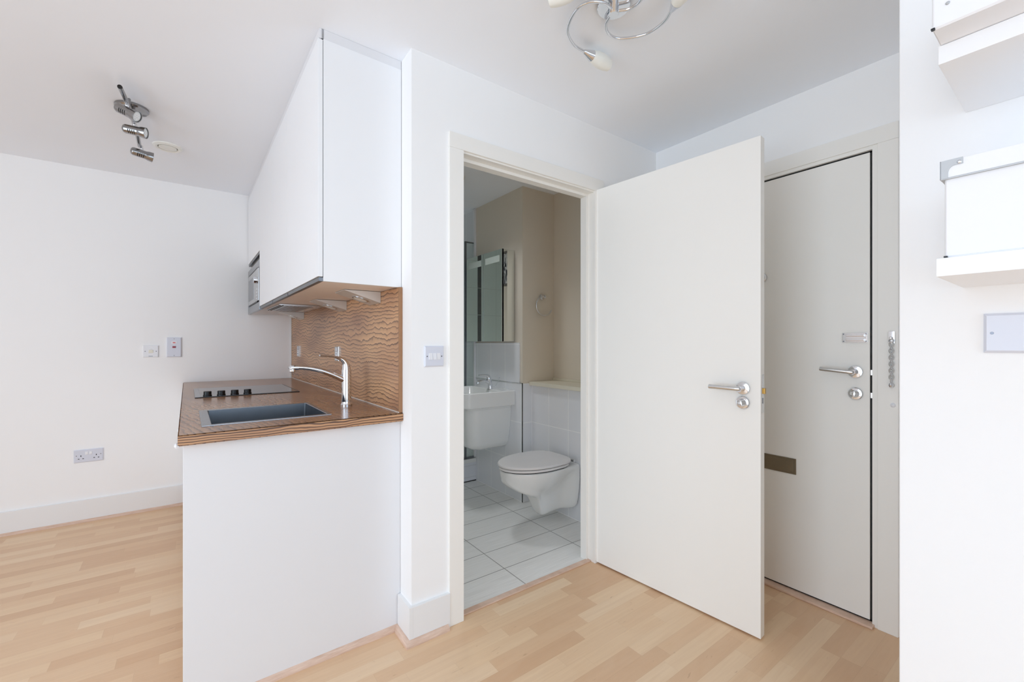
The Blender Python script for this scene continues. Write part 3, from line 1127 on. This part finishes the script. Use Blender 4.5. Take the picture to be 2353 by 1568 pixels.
def storage_box(x0, y1, z0, h, dy, lab, low_rivet=False):
    x1, y0 = XR - 0.03, y1 - dy
    t = thing('storage_box', lab, 'storage box', ((x0 + x1) / 2, (y0 + y1) / 2, z0), group='white lidded boxes on the shelves')
    m = MB()
    hb = h - 0.003
    m.rings([[(x, y, z0 + 0.0008) for x, y in rrect(x0 + 0.004, y0 + 0.004, x1 - 0.004, y1 - 0.004, 0.004, 3)],
             [(x, y, z0 + 0.004) for x, y in rrect(x0 + 0.0015, y0 + 0.0015, x1 - 0.0015, y1 - 0.0015, 0.004, 3)],
             [(x, y, z0 + hb) for x, y in rrect(x0 + 0.0015, y0 + 0.0015, x1 - 0.0015, y1 - 0.0015, 0.004, 3)]])
    m.build('box_body', 'cardboard', t)
    l = MB().box((x0 - 0.0025, y0 - 0.0025, z0 + h - 0.030), (x1 + 0.0025, y1 + 0.0025, z0 + h + 0.003), 0.0012).build('lid', 'cardboard', t)
    MB().box((x0 - 0.0032, y0 - 0.0032, z0 + h - 0.0315), (x1 + 0.0032, y1 + 0.0032, z0 + h - 0.0285), 0.0006).build('lid_edge', 'boxmetal', l)
    # metal corner of the lid: an L plate on the front with a curved cut and a rivet
    c = MB()
    cz = z0 + h
    pts = [(0.0, -0.030), (0.010, -0.030)] + [(0.010 + 0.009 * (1 - math.cos(a)), -0.021 + 0.013 * math.sin(a)) for a in [i * PI / 12 for i in range(7)]] + [(0.030, -0.008), (0.030, 0.004), (0.0, 0.004)]
    c.rings([[(x0 - 0.0026, y1 + 0.003 - a, cz + b) for a, b in pts], [(x0 - 0.0042, y1 + 0.003 - a, cz + b) for a, b in pts]])
    c.box((x0 - 0.0042, y1 + 0.0026, cz - 0.030), (x0 + 0.012, y1 + 0.0042, cz + 0.004))
    cc = c.build('metal_corner', 'boxmetal', l)
    MB().lathe([(0.0032, 0), (0.002, 0.0015), (0, 0.0018)], (x0 - 0.0042, y1 - 0.022, cz - 0.004), (-1, 0, 0), 12).build('rivet', 'chrome', cc)
    # bottom metal corner clip
    b = MB().box((x0 - 0.0008, y1 - 0.006, z0 + 0.0009), (x0 + 0.006, y1 - 0.0006, z0 + 0.004), 0.0006)
    b.build('corner_clip', 'black', t)
    if low_rivet:
        MB().lathe([(0.0032, 0), (0.002, 0.0012), (0, 0.0014)], (x0 + 0.0013, y1 - 0.022, z0 + 0.038), (-1, 0, 0), 12).build('rivet', 'boxmetal', t)
    return t


storage_box(1.148, 0.176, 1.3725, 0.1800, 0.35, 'white lidded box with metal corner on the lower shelf')
storage_box(1.063, 0.1795, 1.7705, 0.180, 0.35, 'white box on the upper shelf, its front past the shelf edge', True)

# ---------------------------------------------------------------- doors
HX, HY = 1.778, 1.662
LA = math.atan2(0.82 - 1.665, 1.849 - 1.778)     # leaf direction
# local frame: x along the leaf from the hinge, y towards the far face (+X side of the room), z up
d1 = thing('door_1', 'open white flush door of the bathroom, swung into the hallway', 'door', (HX, HY, 0), rz=LA, kind='structure')
TK = 0.040
LW = 0.852
MB().box((0.0, 0.0, 0.008), (LW, TK, 2.057), 0.0015).build('door_leaf', 'leaf', d1)


def lever_handle(parent, x, z, face, sgn, ldir, length, rise, r=0.0095, mat='softchrome'):
    """rose and lever; face = y of the door face, sgn the outward y direction, ldir the lever's x direction"""
    m = MB()
    m.lathe([(0.027, 0), (0.027, 0.006), (0.0255, 0.0085), (0.014, 0.0095), (0.0105, 0.012), (0.0105, 0.044)], (x, face, z), (0, sgn, 0), 32)
    rose = m.build('handle_rose', 'chrome', parent)
    yy = face + sgn * 0.050
    m = MB()
    pts = [(x, face + sgn * 0.036, z), (x + ldir * 0.003, face + sgn * 0.047, z), (x + ldir * 0.014, yy, z + rise * 0.1), (x + ldir * length, yy, z + rise)]
    m.tube(pts[:1] + [Vector(p) for p in pts[1:]], r, 18)
    m.build('lever', mat, rose)
    return rose


def thumb_turn(parent, x, z, face, sgn, ang=0.0, big=True):
    m = MB()
    m.lathe([(0.027, 0), (0.027, 0.006), (0.0245, 0.009), (0.015, 0.0098), (0, 0.0098)], (x, face, z), (0, sgn, 0), 32)
    rose = m.build('thumb_turn_rose', 'chrome', parent)
    m = MB()
    ca, sa = math.cos(ang), math.sin(ang)
    prof = [(0.0165, 0.0), (0.0165, 0.004), (0.014, 0.016), (0.0125, 0.020), (0.0, 0.0205)]
    m.lathe(prof, (x, face + sgn * 0.0095, z), (0, sgn, 0), 24)
    for v in m.bm.verts:
        if abs(v.co.y - (face + sgn * 0.0095)) > 0.006:
            dx, dz = v.co.x - x, v.co.z - z
            a = dx * ca + dz * sa
            b = -dx * sa + dz * ca
            a *= 0.42
            v.co.x = x + a * ca - b * sa
            v.co.z = z + a * sa + b * ca
    m.build('thumb_turn', 'chrome', rose)


lever_handle(d1, 0.785, 1.024, 0.0, -1, -1, 0.120, 0.002)
thumb_turn(d1, 0.784, 0.964, 0.0, -1, 0.2)
lever_handle(d1, 0.785, 1.024, TK, 1, -1, 0.120, 0.002)
lp = MB().box((LW - 0.0005, 0.010, 0.927), (LW + 0.001, 0.031, 1.083)).build('latch_plate', 'softchrome', d1)
MB().box((LW + 0.0005, 0.013, 1.005), (LW + 0.011, 0.027, 1.028), 0.001).build('latch_bolt', 'brass', lp)
MB().box((LW + 0.0006, 0.014, 0.965), (LW + 0.0013, 0.024, 0.988)).build('deadbolt_slot', 'alu', lp)
for z in (0.22, 1.02, 1.82):
    m = MB()
    m.cyl((-0.003, -0.002, z), (-0.003, -0.002, z + 0.09), 0.004, n=12)
    m.build('hinge', 'joinery', d1)

# front door; local frame like the other: x along the leaf towards the lock, y into the wall, z up
d2 = thing('door_2', 'closed white flush front door with letter plate and chrome handle', 'door', (XE + 0.004, 1.453, 0), rz=-PI / 2, kind='structure')


def fy(y):          # room y to leaf x
    return 1.453 - y


FW = fy(0.584)
MB().box((0.0, 0.0, 0.020), (FW, 0.045, 2.034), 0.0015).build('door_leaf', 'joinery', d2)
lever_handle(d2, fy(0.634), 1.086, 0.0, -1, -1, 0.118, 0.010)
thumb_turn(d2, fy(0.634), 0.990, 0.0, -1, -0.1)
lp2 = MB()
lp2.box((fy(1.13), -0.004, 0.575), (fy(0.866), 0.0, 0.652), 0.0015)
lp = lp2.build('letter_plate', 'bronze', d2)
MB().box((fy(1.118), -0.0065, 0.583), (fy(0.876), -0.0035, 0.646), 0.0015).build('letter_flap', 'bronze', lp)
m = MB().lathe([(0.0235, 0), (0.0235, 0.004), (0.019, 0.008), (0.015, 0.009)], (fy(1.022), 0, 1.547), (0, -1, 0), 28)
v = m.build('door_viewer', 'softchrome', d2)
MB().lathe([(0.0148, 0.0085), (0.013, 0.0095), (0, 0.0098)], (fy(1.022), 0, 1.547), (0, -1, 0), 24).build('viewer_lens', 'black', v)
m = MB().box((fy(0.682), -0.003, 1.215), (fy(0.592), 0.0, 1.257), 0.001)
cs = m.build('chain_slide', 'chrome', d2)
m = MB()
m.box((fy(0.668), -0.011, 1.221), (fy(0.600), -0.003, 1.231), 0.002)
m.box((fy(0.668), -0.011, 1.241), (fy(0.600), -0.003, 1.251), 0.002)
m.build('slide_track', 'chrome', cs)
for yy in (0.677, 0.596):
    for z in (1.220, 1.252):
        MB().lathe([(0.0028, 0), (0.002, 0.0012), (0, 0.0013)], (fy(yy), -0.003, z), (0, -1, 0), 10).build('screw', 'screw', cs)
for z in (0.9865, 1.085):
    MB().box((FW - 0.0005, 0.004, z - 0.012), (FW + 0.007, 0.03, z + 0.012), 0.001).build('latch_bolt', 'softchrome', d2)

# door chain on the frame
cx_ = XE - 0.010
t = thing('door_chain', 'chrome security chain hanging from its plate on the front door frame', 'door chain', (cx_, 0.509, 1.235))
MB().box((cx_ - 0.003, 0.499, 1.210), (cx_, 0.520, 1.261), 0.001).build('plate', 'chrome', t)
m = MB()
m.lathe([(0.007, 0), (0.0065, 0.008), (0.003, 0.012), (0, 0.0125)], (cx_ - 0.003, 0.510, 1.233), (-1, 0, 0), 16)
m.torus((cx_ - 0.009, 0.509, 1.222), (1, 0, 0), 0.007, 0.002, 18, 8)
m.build('swivel', 'chrome', t)
m = MB()
z = 1.207
for q in range(12):
    ax = (1, 0, 0) if q % 2 == 0 else (0, 1, 0)
    pts = []
    for a in range(17):
        an = 2 * PI * a / 16 + 0.0001
        h = 0.0098 * math.sin(an)
        w_ = 0.0066 * math.cos(an)
        pts.append((cx_ - 0.0090, 0.509 + w_, z + h) if q % 2 == 0 else (cx_ - 0.0090 + w_, 0.509, z + h))
    m.tube(pts, 0.0019, 8)
    z -= 0.0136
m.build('chain', 'chrome', t)
m = MB().lathe([(0.0, -0.010), (0.006, -0.008), (0.009, 0), (0.006, 0.008), (0.0, 0.010)], (cx_ - 0.0095, 0.509, 1.038), (0, 0, 1), 18, False, False)
m.build('end_ball', 'chrome', t)
m = MB().lathe([(0.0095, 0), (0.0090, 0.003), (0.006, 0.006), (0.0, 0.0072)], (cx_, 0.505, 0.955), (-1, 0, 0), 20)
solo('door_bumper', m, 'whiteplastic', 'small white dome stud on the front door frame below the chain', 'door bumper', (cx_, 0.505, 0.955))

# ---------------------------------------------------------------- ceiling fittings
# spotlight bar
t = thing('spotlight_bar', 'chrome ceiling spotlight bar with three swivel heads over the kitchen', 'spotlight bar', (-0.262, 2.905, CE))
MB().lathe([(0.068, 0), (0.068, 0.010), (0.062, 0.017), (0.03, 0.022), (0, 0.023)], (-0.262, 2.905, CE), (0, 0, -1), 36).build('ceiling_rose', 'dimchrome', t)
m = MB()
m.tube(crom([(-0.274, 2.590, 2.358), (-0.262, 2.75, 2.352), (-0.258, 2.905, 2.350), (-0.258, 3.08, 2.352), (-0.262, 3.275, 2.350)], 5), 0.0095, 16)
m.cyl((-0.262, 2.905, CE - 0.02), (-0.259, 2.905, 2.350), 0.008, n=14)
m.cyl((-0.262, 2.79, CE - 0.012), (-0.261, 2.755, 2.352), 0.007, n=12)
m.build('bar', 'dimchrome', t)
MB().cyl((-0.2745, 2.586, 2.358), (-0.274, 2.591, 2.358), 0.0088, n=16).build('end_cap', 'black', t)


def spot_head(parent, c, d):
    d = Vector(d).normalized()
    c = Vector(c)
    p0 = c - d * 0.050
    prof = [(0.0, 0.0), (0.012, 0.0015), (0.019, 0.006), (0.0225, 0.014), (0.0225, 0.066), (0.023, 0.070), (0.026, 0.080), (0.0275, 0.096), (0.0275, 0.100), (0.0245, 0.100), (0.0245, 0.094)]
    h = MB().lathe(prof, p0, d, 28, False, False).build('spot_head', 'dimchrome', parent)
    l = MB().lathe([(0.0245, 0.0945), (0.022, 0.0965), (0, 0.097)], p0, d, 24, True, True).build('lens', 'lens', h)
    e1 = d.cross(Vector((0, 0, 1))).normalized()
    e2 = d.cross(e1)
    m = MB()
    for q in range(7):
        a = q * PI / 3
        rr = 0 if q == 6 else 0.0125
        m.lathe([(0.0030, 0), (0.002, 0.0012), (0, 0.0015)], p0 + d * 0.0968 + (e1 * math.cos(a) + e2 * math.sin(a)) * rr, d, 8)
    m.build('led_dots', 'led', l)
    # cooling slots along the near flank
    cam_dir = (Vector((0, 0, CAM_H)) - c).normalized()
    fl = (Vector((0.0, -0.75, -0.66)) - d * Vector((0.0, -0.75, -0.66)).dot(d)).normalized()
    sd = d.cross(fl).normalized()
    m = MB()
    for q in range(4):
        o = p0 + d * (0.030 + q * 0.0085)
        ring0, ring1 = [], []
        for a in range(7):
            an = (a - 3) / 3 * 0.5
            nrm = fl * math.cos(an) + sd * math.sin(an)
            ring0.append(o + nrm * 0.0229)
            ring1.append(o + nrm * 0.0229 + d * 0.0034)
        m.rings([ring0, ring1], False, False, False)
    m.build('slots', 'dark', h)
    # stem to the bar
    m = MB()
    m.cyl(c + Vector((0, 0, 0.018)), c + Vector((0.0, 0.004, 0.048)), 0.006, n=12)
    m.ball(c + Vector((0, 0.002, 0.030)), 0.0085)
    m.build('swivel', 'chrome', h)


spot_head(t, (-0.263, 2.715, 2.305), (0.80, -0.42, -0.42))
spot_head(t, (-0.254, 2.925, 2.302), (0.93, -0.30, -0.12))
spot_head(t, (-0.252, 3.262, 2.303), (0.95, 0.22, -0.10))

# round air valve
t = thing('ceiling_vent', 'round white air valve in the ceiling beside the spotlight bar', 'air vent', (-0.138, 3.352, CE))
MB().lathe([(0.074, 0), (0.072, 0.006), (0.060, 0.013), (0.050, 0.010), (0.048, 0.0)], (-0.138, 3.352, CE), (0, 0, -1), 40, True, False).build('ring', 'valve', t)
MB().lathe([(0.047, 0.0), (0.047, 0.001)], (-0.138, 3.352, CE), (0, 0, -1), 40).build('recess', 'dark', t)
MB().lathe([(0.044, 0.002), (0.044, 0.010), (0.036, 0.0135), (0, 0.0145)], (-0.138, 3.352, CE), (0, 0, -1), 40).build('disc', 'valve', t)

# three-armed ceiling light
CX, CY = 1.190, 1.015
t = thing('ceiling_light', 'chrome ceiling light with curled arms and white glass shades', 'ceiling light', (CX, CY, CE))
MB().lathe([(0.057, 0), (0.057, 0.012), (0.055, 0.014), (0, 0.0145)], (CX, CY, CE), (0, 0, -1), 40).build('ceiling_rose', 'chrome', t)
MB().lathe([(0.018, 0.012), (0.018, 0.036), (0.016, 0.038), (0, 0.038)], (CX, CY, CE), (0, 0, -1), 28).build('stem', 'chrome', t)
ZA = 2.376
armA = [(-0.016, -0.004), (-0.060, -0.008), (-0.105, 0.020), (-0.118, 0.070), (-0.080, 0.150), (-0.010, 0.188), (0.050, 0.190)]
for k in range(3):
    an = -2 * PI / 3 * k
    ca, sa = math.cos(an), math.sin(an)

    sc = 0.9 if k == 2 else 1.0

    def rp(p, z):
        p = (p[0] * sc, p[1] * sc)
        return Vector((CX + p[0] * ca - p[1] * sa, CY + p[0] * sa + p[1] * ca, z))
    zs = [2.384, 2.382, 2.380, 2.377, 2.372, 2.368, 2.366]
    a = MB().tube(crom([rp(p, z) for p, z in zip(armA, zs)], 7), 0.0052, 12).build('arm', 'chrome', t)
    p0 = rp((0.050, 0.190), 2.366)
    ax = rp((1.050, 0.160), 2.330) - p0
    cup = MB().lathe([(0.0, -0.004), (0.007, -0.003), (0.0085, 0.0), (0.021, 0.040), (0.0195, 0.040), (0.008, 0.004)], p0, ax, 28, False, False).build('shade_cup', 'chrome', a)
    MB().lathe([(0.0185, 0.034), (0.0215, 0.044), (0.0275, 0.068), (0.0290, 0.090), (0.0265, 0.118), (0.022, 0.136), (0.0205, 0.136), (0.025, 0.116), (0.027, 0.090), (0.0255, 0.068), (0.017, 0.036)], p0, ax, 32, True, True).build('glass_shade', 'opal', a)

# ---------------------------------------------------------------- bathroom
# mirror cabinet
mx0, my0, my1, mz0, mz1 = 1.883, 2.698, 3.225, 1.227, 1.938
t = thing('mirror_cabinet', 'mirrored bathroom cabinet above the washbasin', 'cabinet', (1.95, 2.96, mz0))
MB().box((mx0 + 0.018, my0 + 0.004, mz0), (XB - 0.001, my1 - 0.004, mz1), 0.001).build('carcass', 'board', t)
MB().box((mx0 + 0.003, my0, mz0 + 0.002), (XB - 0.002, my0 + 0.004, mz1 - 0.002)).build('side_mirror', 'mirror', t)
my_m = (my0 + my1) / 2
for a, b in ((my0, my_m - 0.001), (my_m + 0.001, my1)):
    d = MB().box((mx0 + 0.003, a, mz0), (mx0 + 0.018, b, mz1), 0.001).build('door', 'alu', t)
    MB().box((mx0, a + 0.001, mz0 + 0.001), (mx0 + 0.003, b - 0.001, mz1 - 0.001), 0.001).build('mirror_glass', 'mirror', d)
    MB().box((mx0 - 0.0008, a + 0.03, mz1 - 0.095), (mx0 + 0.0005, b - 0.03, mz1 - 0.045)).build('etched_band', 'frosted', d)

# washbasin
bx0, bx1, by0, by1, bz0, bz1 = 1.555, XB - 0.0065, 2.678, 3.205, 0.735, 0.848
t = thing('washbasin', 'white ceramic washbasin on a half pedestal below the mirror cabinet', 'washbasin', (1.8, 2.94, 0.38))
rc = [0.055, 0.008, 0.008, 0.055]
m = MB()


def rr3(dx0, dx1, dy, z, r):
    return [(x, y, z) for x, y in rrect(bx0 + dx0, by0 + dy, bx1 - dx1, by1 - dy, r, 6)]


m.rings([rr3(0.07, 0.0, 0.055, 0.708, [0.05, 0.006, 0.006, 0.05]),
         rr3(0.062, 0.0, 0.048, 0.728, [0.05, 0.006, 0.006, 0.05]),
         rr3(0.020, 0.0, 0.014, bz0 - 0.003, rc),
         rr3(0.006, 0.0, 0.004, bz0, rc),
         rr3(0.000, 0.0, 0.000, bz0 + 0.008, rc),
         rr3(0.000, 0.0, 0.000, bz1 - 0.006, rc),
         rr3(0.006, 0.0, 0.006, bz1, rc),
         rr3(0.024, 0.10, 0.024, bz1, [0.045, 0.03, 0.03, 0.045]),
         rr3(0.032, 0.108, 0.032, bz1 - 0.008, [0.045, 0.03, 0.03, 0.045]),
         rr3(0.070, 0.13, 0.080, 0.765, [0.06, 0.05, 0.05, 0.06]),
         rr3(0.150, 0.19, 0.180, 0.752, [0.05, 0.05, 0.05, 0.05])])
m.build('basin', 'ceramic', t)


def ped(x0, ya, yb, z, r):
    return [(x, y, z) for x, y in rrect(x0, ya, bx1, yb, [r, 0.004, 0.004, r], 6)]


m = MB()
m.rings([ped(1.630, 2.735, 3.150, 0.712, 0.09), ped(1.632, 2.738, 3.148, 0.64, 0.09), ped(1.648, 2.752, 3.134, 0.53, 0.09),
         ped(1.672, 2.775, 3.110, 0.44, 0.09), ped(1.686, 2.790, 3.096, 0.410, 0.085), ped(1.712, 2.812, 3.074, 0.393, 0.07), ped(1.75, 2.84, 3.05, 0.388, 0.06)])
m.build('half_pedestal', 'ceramic', t)
MB().lathe([(0.022, 0), (0.020, 0.002), (0, 0.001)], (1.755, 2.94, 0.7525), (0, 0, 1), 20).build('drain', 'chrome', t)

tx, ty, tz = 1.905, 2.895, bz1
t = thing('basin_tap', 'small chrome lever tap on the washbasin', 'tap', (tx, ty, tz))
m = MB()
m.tube([(tx, ty, tz), (tx, ty, tz + 0.012), (tx - 0.004, ty, tz + 0.035), (tx - 0.010, ty, tz + 0.060), (tx - 0.014, ty, tz + 0.078)], [0.024, 0.022, 0.020, 0.021, 0.021], 22)
m.build('body', 'chrome', t)
m = MB()
m.tube(bez((tx - 0.004, ty, tz + 0.040), (tx - 0.05, ty, tz + 0.070), (tx - 0.08, ty, tz + 0.070), (tx - 0.118, ty, tz + 0.060), 10), [(0.016 - 0.0004 * i, 0.014 - 0.0005 * i) for i in range(11)], 16)
m.cyl((tx - 0.112, ty, tz + 0.062), (tx - 0.116, ty, tz + 0.046), 0.0105, n=16)
m.build('spout', 'chrome', t)
m = MB()
m.tube(bez((tx - 0.012, ty, tz + 0.078), (tx - 0.012, ty, tz + 0.104), (tx - 0.035, ty, tz + 0.112), (tx - 0.108, ty, tz + 0.112), 10), [(0.0205 - 0.0009 * i, 0.0205 - 0.0016 * i) for i in range(11)], 18)
m.build('lever', 'chrome', t)
m = MB().cyl((tx + 0.030, ty - 0.02, tz), (tx + 0.055, ty - 0.055, tz + 0.085), 0.0022, n=10)
m.ball((tx + 0.055, ty - 0.055, tz + 0.086), 0.0055)
m.build('plug_rod', 'chrome', t)

# wall-hung toilet
TY = 2.228
t = thing('toilet', 'white wall-hung toilet with closed lid', 'toilet', (XT, TY, 0.06))
# stations from the wall outwards: u, half width at rim, half width low, bottom z, shoulder z
stn = [(0.000, 0.165, 0.150, 0.085, 0.300), (0.025, 0.168, 0.152, 0.080, 0.310), (0.050, 0.170, 0.135, 0.078, 0.335),
       (0.075, 0.172, 0.080, 0.074, 0.338), (0.110, 0.174, 0.060, 0.070, 0.325), (0.170, 0.177, 0.058, 0.064, 0.305), (0.215, 0.179, 0.060, 0.058, 0.290),
       (0.245, 0.179, 0.056, 0.062, 0.275), (0.262, 0.178, 0.058, 0.092, 0.268), (0.278, 0.177, 0.066, 0.150, 0.272), (0.300, 0.175, 0.088, 0.196, 0.285), (0.335, 0.170, 0.108, 0.216, 0.300),
       (0.380, 0.158, 0.112, 0.232, 0.312), (0.430, 0.138, 0.100, 0.255, 0.325), (0.475, 0.108, 0.080, 0.283, 0.340), (0.510, 0.072, 0.052, 0.315, 0.355), (0.528, 0.036, 0.026, 0.345, 0.368)]
rings = []
ZR = 0.402
for u, ht, hl, zb, zs in stn:
    half = [(0.0, ZR), (ht * 0.6, ZR), (ht * 0.96, ZR), (ht, ZR - 0.010), (ht, ZR - 0.03 if zs < ZR - 0.04 else (ZR + zs) / 2), (ht * 0.55 + hl * 0.45 if hl < ht * 0.8 else ht, zs),
            (hl * 1.08, zs - (zs - zb) * 0.32), (hl, zs - (zs - zb) * 0.62), (hl * 0.92, zb + (zs - zb) * 0.12), (hl * 0.62, zb + 0.004), (0.0, zb)]
    full = [(w_, z_) for w_, z_ in half] + [(-w_, z_) for w_, z_ in reversed(half[1:-1])]
    rings.append([(XT - 0.001 - u, TY + w_, z_) for w_, z_ in full])
m = MB()
m.rings(rings)
m.build('pan', 'ceramic', t, sub=2)


def dshape(u0, u1, hw, n=40, back=0.06):
    """seat outline in plan: squared rear, oval front"""
    pts = []
    uc = u0 + (u1 - u0) * 0.42
    for i in range(n + 1):
        a = -PI / 2 + PI * i / n
        pts.append((uc + (u1 - uc) * math.cos(a), hw * math.sin(a)))
    nb = 10
    for i in range(1, nb):
        a = PI / 2 + PI * i / nb
        c_, s_ = math.cos(a), math.sin(a)
        q = 3.2
        pts.append((uc + (uc - u0) * math.copysign(abs(c_) ** (2 / q), c_), hw * math.copysign(abs(s_) ** (2 / q), s_)))
    return pts


def dslab(m, u0, u1, hw, z0, z1, b, dome=0.0):
    def ring(off, z):
        return [(XT - u, TY + w_, z) for u, w_ in dshape(u0 + off, u1 - off, hw - off)]
    rs = [ring(b, z0), ring(0, z0 + b), ring(0, z1 - b), ring(b, z1)]
    if dome:
        rs += [ring(0.03, z1 + dome * 0.6), ring(0.10, z1 + dome), ring(0.15, z1 + dome)]
    m.rings(rs)
    return m


dslab(MB(), 0.06, 0.540, 0.187, 0.4065, 0.4215, 0.003).build('seat', 'lid', t)
dslab(MB(), 0.045, 0.545, 0.191, 0.4255, 0.441, 0.004, 0.005).build('lid', 'lid', t)
m = MB()
dslab(m, 0.07, 0.530, 0.180, 0.4005, 0.4260, 0.001)
m.build('seat_gap', 'dark', t)
for s_ in (-1, 1):
    MB().cyl((XT - 0.052, TY + s_ * 0.085, 0.425), (XT - 0.052, TY + s_ * 0.150, 0.425), 0.010, n=16).build('hinge', 'softchrome', t)

# towel ring on the narrow return wall
rx, rz_ = 2.195, 1.575
t = thing('towel_ring', 'chrome open towel ring on the bathroom wall', 'towel ring', (rx, YR, rz_))
m = MB().lathe([(0.022, 0), (0.022, 0.006), (0.015, 0.010), (0.010, 0.014), (0.010, 0.040), (0.013, 0.044), (0.0, 0.048)], (rx, YR, rz_), (0, -1, 0), 24)
m.tube([(rx, YR - 0.035, rz_), (rx - 0.03, YR - 0.037, rz_ + 0.002)], 0.010, 14)
m.build('bracket', 'chrome', t)
m = MB()
pts = []
for i in range(29):
    a = math.radians(100 + 238 * i / 28)
    pts.append((rx - 0.004 + 0.080 * math.cos(a), YR - 0.037, rz_ - 0.072 + 0.074 * math.sin(a)))
m.tube(pts, 0.0048, 12)
m.build('ring', 'chrome', t)

# framed print on the wall above the ledge
t = thing('framed_print', 'small grey framed print on the bathroom wall above the ledge', 'picture', (XU, 2.09, 1.75))
m = MB()
a0, a1, b0, b1 = 1.93, 2.262, 1.745, 2.065
m.box((XU - 0.02, a0, b0), (XU - 0.001, a0 + 0.02, b1), 0.002)
m.box((XU - 0.02, a1 - 0.02, b0), (XU - 0.001, a1, b1), 0.002)
m.box((XU - 0.02, a0 + 0.02, b0), (XU - 0.001, a1 - 0.02, b0 + 0.02), 0.002)
m.box((XU - 0.02, a0 + 0.02, b1 - 0.02), (XU - 0.001, a1 - 0.02, b1), 0.002)
m.build('frame', 'picture_frame', t)
MB().box((XU - 0.010, a0 + 0.02, b0 + 0.02), (XU - 0.004, a1 - 0.02, b1 - 0.02)).build('print', 'art', t)

# shower tray and screen
t = thing('shower_tray', 'white shower tray with tiled riser at the back of the bathroom', 'shower tray', (1.4, 3.7, 0))
MB().box((0.80, 3.262, 0.002), (XB - 0.0065, 4.099, 0.165)).build('riser', 'riser', t)
MB().box((0.80, 3.256, 0.165), (XB - 0.0065, 4.099, 0.200), 0.004).build('tray', 'ceramic', t)
MB().box((0.80, 3.259, 0.0025), (XB - 0.0065, 3.263, 0.009)).build('seal', 'dark', t)
t = thing('shower_screen', 'tall clear glass shower screen in a slim chrome frame', 'shower screen', (1.6, 3.28, 0.2))
MB().box((1.895, 3.272, 0.2005), (1.908, 3.288, 2.105), 0.001).build('edge_profile', 'alu', t)
MB().box((1.908, 3.277, 0.215), (XB - 0.023, 3.283, 2.095)).build('side_panel', 'shower_glass', t)
MB().box((1.908, 3.274, 2.095), (XB - 0.023, 3.286, 2.105), 0.001).build('top_rail', 'alu', t)
MB().box((0.85, 3.272, 0.2005), (XB - 0.023, 3.288, 0.215), 0.001).build('bottom_rail', 'alu', t)
MB().box((0.85, 3.277, 0.215), (1.895, 3.283, 2.105)).build('glass_pane', 'shower_glass', t)
MB().box((0.84, 3.272, 0.2005), (0.85, 3.288, 2.105), 0.001).build('hinge_profile', 'alu', t)

# bathroom ceiling lamp
m = MB().lathe([(0.145, 0), (0.145, 0.012), (0.135, 0.035), (0.10, 0.055), (0.0, 0.065)], (1.432, 2.775, CE), (0, 0, -1), 40)
solo('ceiling_lamp', m, 'cream', 'round cream dome lamp on the bathroom ceiling', 'ceiling lamp', (1.432, 2.775, CE))
d = bpy.data.lights.new('bathroom_fill_light', 'AREA')  # fill light added below the unlit dome to lift floor and tiles
d.shape = 'DISK'
d.size = 0.24
d.energy = 3.0
d.spread = math.radians(115)
d.color = (0.92, 0.96, 1.0)
lo = bpy.data.objects.new('bathroom_fill_light', d)
COL.objects.link(lo)
lo.location = (1.432, 2.775, CE - 0.068)
